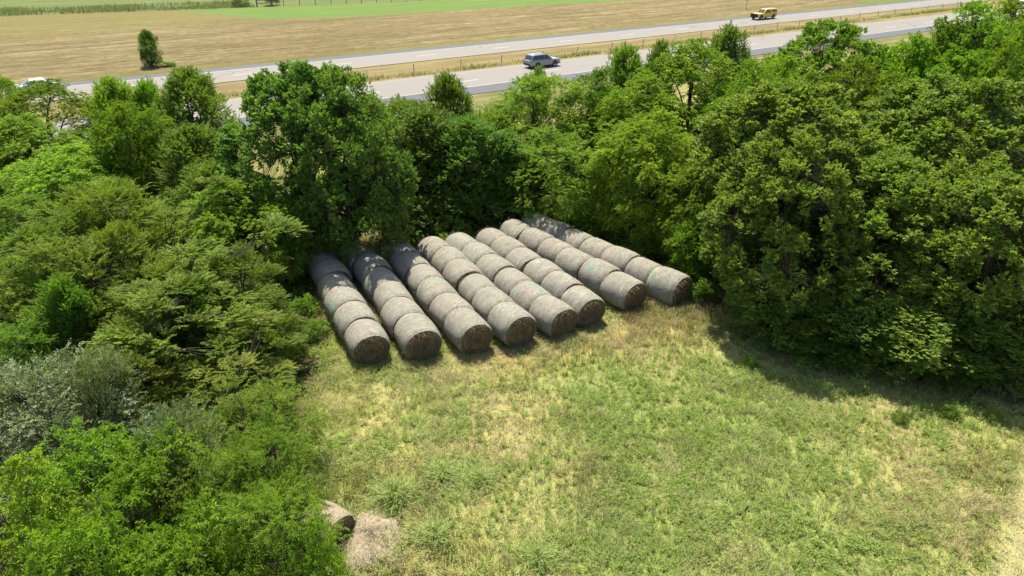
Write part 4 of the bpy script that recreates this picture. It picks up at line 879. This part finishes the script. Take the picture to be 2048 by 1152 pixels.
# tufts
tx, ty = scatter(68000, -10, 26, 7.5, 41)
den = .55 + .45 * fbm(N2, tx, ty, .9); k = rng.random(len(tx)) < den; tx, ty = tx[k], ty[k]
for fx, fy, ux_, uy_ in FRONT:
    a_, b_ = rng.uniform(-1.0, 1.0, 110), np.abs(rng.normal(.1, .28, 110)) + .04
    tx = np.concatenate([tx, fx + ux_ * b_ - uy_ * a_]); ty = np.concatenate([ty, fy + uy_ * b_ + ux_ * a_])
nb = 8; k = len(tx)
tall = .55 + .8 * sstep(.35, .7, fbm(N3, tx, ty, 2.4)) + .5 * sstep(-1.5, -5.5, tx) * sstep(.4, .6, fbm(N4, tx, ty, 2.2))
lodge = fbm(N4, tx, ty, 3.0) * 14                              # lodged grass lies in swirls
col = meadow_tone(tx, ty)
bx = np.repeat(tx, nb) + rng.normal(0, .07, k * nb); by = np.repeat(ty, nb) + rng.normal(0, .07, k * nb)
az = np.repeat(lodge, nb) + rng.normal(0, .9, k * nb); flatn = np.repeat(sstep(.42, .62, fbm(N1, tx + 40, ty, 2.0)), nb)
lean = np.abs(rng.normal(.25, .25, k * nb)) + flatn * rng.uniform(.3, .9, k * nb)
tall *= 1 - .75 * sstep(-.2, .5, (tx - 13.75) * .754 - (ty - 14.3) * .657)
ln = np.repeat(tall, nb) * rng.uniform(.18, .46, k * nb); wd = rng.uniform(.008, .018, k * nb)
cc = np.repeat(col, nb, 0) * rng.uniform(.80, 1.45, (k * nb, 1)) * np.repeat(rng.uniform(.85, 1.15, (k, 1)), nb, 0); dry = rng.random(k * nb) < .30; cc[dry] = np.array([.40, .335, .175]) * rng.uniform(.7, 1.2, (dry.sum(), 1))
r_ = rng.random(k * nb) < .05; cc[r_] = np.array([.24, .15, .07])
V, q, t, c = blades(np.stack([bx, by, np.zeros(k * nb)], 1), az, lean, ln, wd, np.clip(cc, 0, .7), rng.uniform(.2, .9, k * nb))
o = link('meadow_grass', mesh_np('meadow_grass', V, [q, t], False, None, c), None, M['blade']); tag(o, 'sunlit hay field of straw and green grass in front of the bales', 'grass', None, 'stuff')
# leafy weeds
wx, wy = scatter(46000, -9, 22, 11, 33)
g = sstep(.0, 3.0, wx - (.1 + (26 - wy) * .08)) * sstep(30, 25, wy + 2) * sstep(.28, .50, fbm(N2, wx, wy, 1.7) * .6 + fbm(N1, wx, wy, 5.0) * .4) * sstep(19, 10, wx)
g = np.maximum(g, .28 + .40 * sstep(.46, .64, fbm(N3, wx, wy, 3.1))); g *= (.30 + .70 * sstep(.38, .60, fbm(N4, wx, wy, .9))) * (1 - sstep(-.2, .5, (wx - 13.75) * .754 - (wy - 14.3) * .657)) * (.6 + .4 * sstep(.35, .6, fbm(N2, wx + 9, wy, 2.6)))
g *= 1 - .75 * np.exp(-((wy - 25.6 - wx * .42) / 1.7) ** 2)
k_ = rng.random(len(wx)) < g; wx, wy = wx[k_], wy[k_]; k = len(wx); ns = 5
P = np.stack([np.repeat(wx, ns), np.repeat(wy, ns), np.full(k * ns, .02)], 1); D = rng.normal(0, .55, (k * ns, 3)); D[:, 2] = np.abs(D[:, 2]) + .9
qv, tv = sprays(rng, P, D, .24, .15, 7, 1.0, .032, .065, np.repeat(np.clip(rng.normal(.5, .2, k), 0, 1), ns), .35, .85)
M['weed'] = leaf_mat('weed_leaves', (.225, .300, .080), (.320, .415, .125), (.420, .485, .185), .44, .6, .2, 0)
o = link('field_weeds', mesh_np('field_weeds', qv.reshape(-1, 3), [np.arange(len(qv) * 4).reshape(-1, 4)], False, {'tint': tv}), None, M['weed']); tag(o, 'low bright green leafy weeds covering the middle of the hay field', 'weeds', None, 'stuff')
# leaf litter and undergrowth below the trees
ux = rng.uniform(-42, 42, 26000); uy = rng.uniform(9, 62, 26000); k_ = ~in_field(ux, uy) & (np.abs(ux) < uy * .9 + 4) & ((uy - ux * .66) < 60) & (rng.random(26000) < .35 + .65 * fbm(N2, ux, uy, 2.0)) & free_of_bales(ux, uy, .5)
ux, uy = ux[k_], uy[k_]; k = len(ux); ns = 5
P = np.stack([np.repeat(ux, ns) + rng.normal(0, .2, k * ns), np.repeat(uy, ns) + rng.normal(0, .2, k * ns), rng.uniform(.0, .5, k * ns)], 1); D = rng.normal(0, .8, (k * ns, 3)); D[:, 2] = np.abs(D[:, 2]) + .3
qv, tv = sprays(rng, P, D, .40, .3, 8, 1.0, .06, .12, np.repeat(np.clip(rng.normal(.45, .2, k), 0, 1), ns), .35, .5); qv[..., 2] = np.maximum(qv[..., 2], .02)
o = link('undergrowth', mesh_np('undergrowth', qv.reshape(-1, 3), [np.arange(len(qv) * 4).reshape(-1, 4)], False, {'tint': tv}), None, M['mid']); tag(o, 'low leafy undergrowth beneath the trees', 'undergrowth', None, 'stuff')
# tall roadside grass beside the cable barrier
k = 12000; s = rng.uniform(5, 190, k); t = 82.0 + np.abs(rng.normal(0, 1.0, k)) + np.maximum(0, s - 60) * .02; dn = fbm(N2, s, t, 4.0)
keep = rng.random(k) < .3 + .9 * sstep(.4, .6, dn); s, t, dn = s[keep], t[keep], dn[keep]; k = len(s); X, Y = st(s, t)
cg = mixc(np.tile(np.array([.17, .25, .05]), (k, 1)), np.tile(np.array([.34, .36, .10]), (k, 1)), rng.random(k))
V, q, tt, c = blades(np.stack([X, Y, np.zeros(k)], 1), rng.uniform(0, 6.28, k), np.abs(rng.normal(.15, .2, k)), rng.uniform(.2, .7, k) * (.4 + dn), rng.uniform(.03, .08, k), cg, rng.uniform(.1, .6, k))
o = link('roadside_grass', mesh_np('roadside_grass', V, [q, tt], False, None, c), None, M['blade']); tag(o, 'strip of tall green roadside grass along the median barrier', 'grass', None, 'stuff')
# uncut grass along the pasture fence
k = 15000; s = rng.uniform(-60, 46, k); t = fline(s) + rng.uniform(-1.0, 14, k) ** 1.0; dn = fbm(N2, s, t, 6.0); keep = rng.random(k) < .25 + sstep(.4, .62, dn); s, t, dn = s[keep], t[keep], dn[keep]; k = len(s); X, Y = st(s, t)
cg = mixc(np.tile(np.array([.115, .175, .035]), (k, 1)), np.tile(np.array([.25, .27, .08]), (k, 1)), rng.random(k) * .6 + .4 * (dn > .5))
V, q, tt, c = blades(np.stack([X, Y, np.zeros(k)], 1), rng.uniform(0, 6.28, k), np.abs(rng.normal(.2, .25, k)), rng.uniform(.3, .9, k) * (.5 + dn), rng.uniform(.06, .14, k), cg, rng.uniform(.1, .6, k))
o = link('pasture_grass', mesh_np('pasture_grass', V, [q, tt], False, None, c), None, M['blade']); tag(o, 'tall uncut grass along the pasture fence at the top left', 'grass', None, 'stuff')
# a few big grass clumps that stand out
for px, py, h, lb in ((790, 1000, .95, 'tallest lush green grass clump right of the collapsed hay'), (885, 955, .6, 'arching green grass clump in the straw, left one of a pair'), (960, 965, .6, 'arching green grass clump in the straw, right one of a pair'),
                      (1075, 1125, .7, 'pale green grass clump at the bottom edge of the field'), (870, 1080, .75, 'loose tall grass clump along the bottom right of the hay heap')):
    x, y = gp(px, py); k = 520; rad = np.minimum(np.abs(rng.normal(0, .34, k)), .8); aa = rng.uniform(0, 6.28, k)
    P = np.stack([np.cos(aa) * rad, np.sin(aa) * rad, np.zeros(k)], 1)
    cg = mixc(np.tile(np.array([.17, .27, .05]), (k, 1)), np.tile(np.array([.33, .38, .12]), (k, 1)), rng.random(k))
    V, q, tt, c = blades(P, aa + rng.normal(0, 1.0, k), .12 + rad * .7 + np.abs(rng.normal(0, .2, k)), rng.uniform(.4, 1.1, k) * h, rng.uniform(.012, .024, k), cg, rng.uniform(.4, 1.1, k))
    o = link('grass_clump', mesh_np('grass_clump', V, [q, tt], False, None, c), None, M['blade']); o.location = (x, y, 0); tag(o, lb, 'grass clump', 'big grass clumps in the hay field')
# ------------------------------------------------------------------ light and camera
SUN_EL, SUN_AZ = math.radians(63.5), math.radians(-13)            # azimuth from straight ahead of the camera, positive to the right
sd = Vector((math.sin(SUN_AZ) * math.cos(SUN_EL), math.cos(SUN_AZ) * math.cos(SUN_EL), math.sin(SUN_EL)))
L = bpy.data.lights.new('sun', 'SUN'); L.energy = 4.2; L.angle = math.radians(.53); L.color = (1.0, .94, .78)
lo = bpy.data.objects.new('sun', L); C.objects.link(lo); lo.rotation_euler = sd.to_track_quat('Z', 'Y').to_euler(); lo.location = (0, 0, 60)
w = bpy.data.worlds.new('World'); bpy.context.scene.world = w; w.use_nodes = True
nt = w.node_tree; sky = nt.nodes.new('ShaderNodeTexSky'); sky.sky_type = 'NISHITA'; sky.sun_disc = False; sky.sun_elevation = SUN_EL; sky.sun_rotation = SUN_AZ; sky.ozone_density = .4; sky.dust_density = 2.0
nt.links.new(sky.outputs[0], nt.nodes['Background'].inputs[0]); nt.nodes['Background'].inputs[1].default_value = .088
cam = bpy.data.cameras.new('camera'); co = bpy.data.objects.new('camera', cam); C.objects.link(co)
co.location = (0, 0, CAMH); co.rotation_euler = (math.pi / 2 - PITCH, 0, 0); cam.sensor_width = 36; cam.lens = 36 * F / 2048; cam.clip_end = 12000
sc = bpy.context.scene; sc.camera = co
sc.view_settings.view_transform = 'Standard'; sc.view_settings.look = 'None'; sc.view_settings.exposure = 1.27; sc.view_settings.gamma = 1
sc.cycles.max_bounces = 10; sc.cycles.diffuse_bounces = 6; sc.cycles.transmission_bounces = 6; sc.cycles.transparent_max_bounces = 4
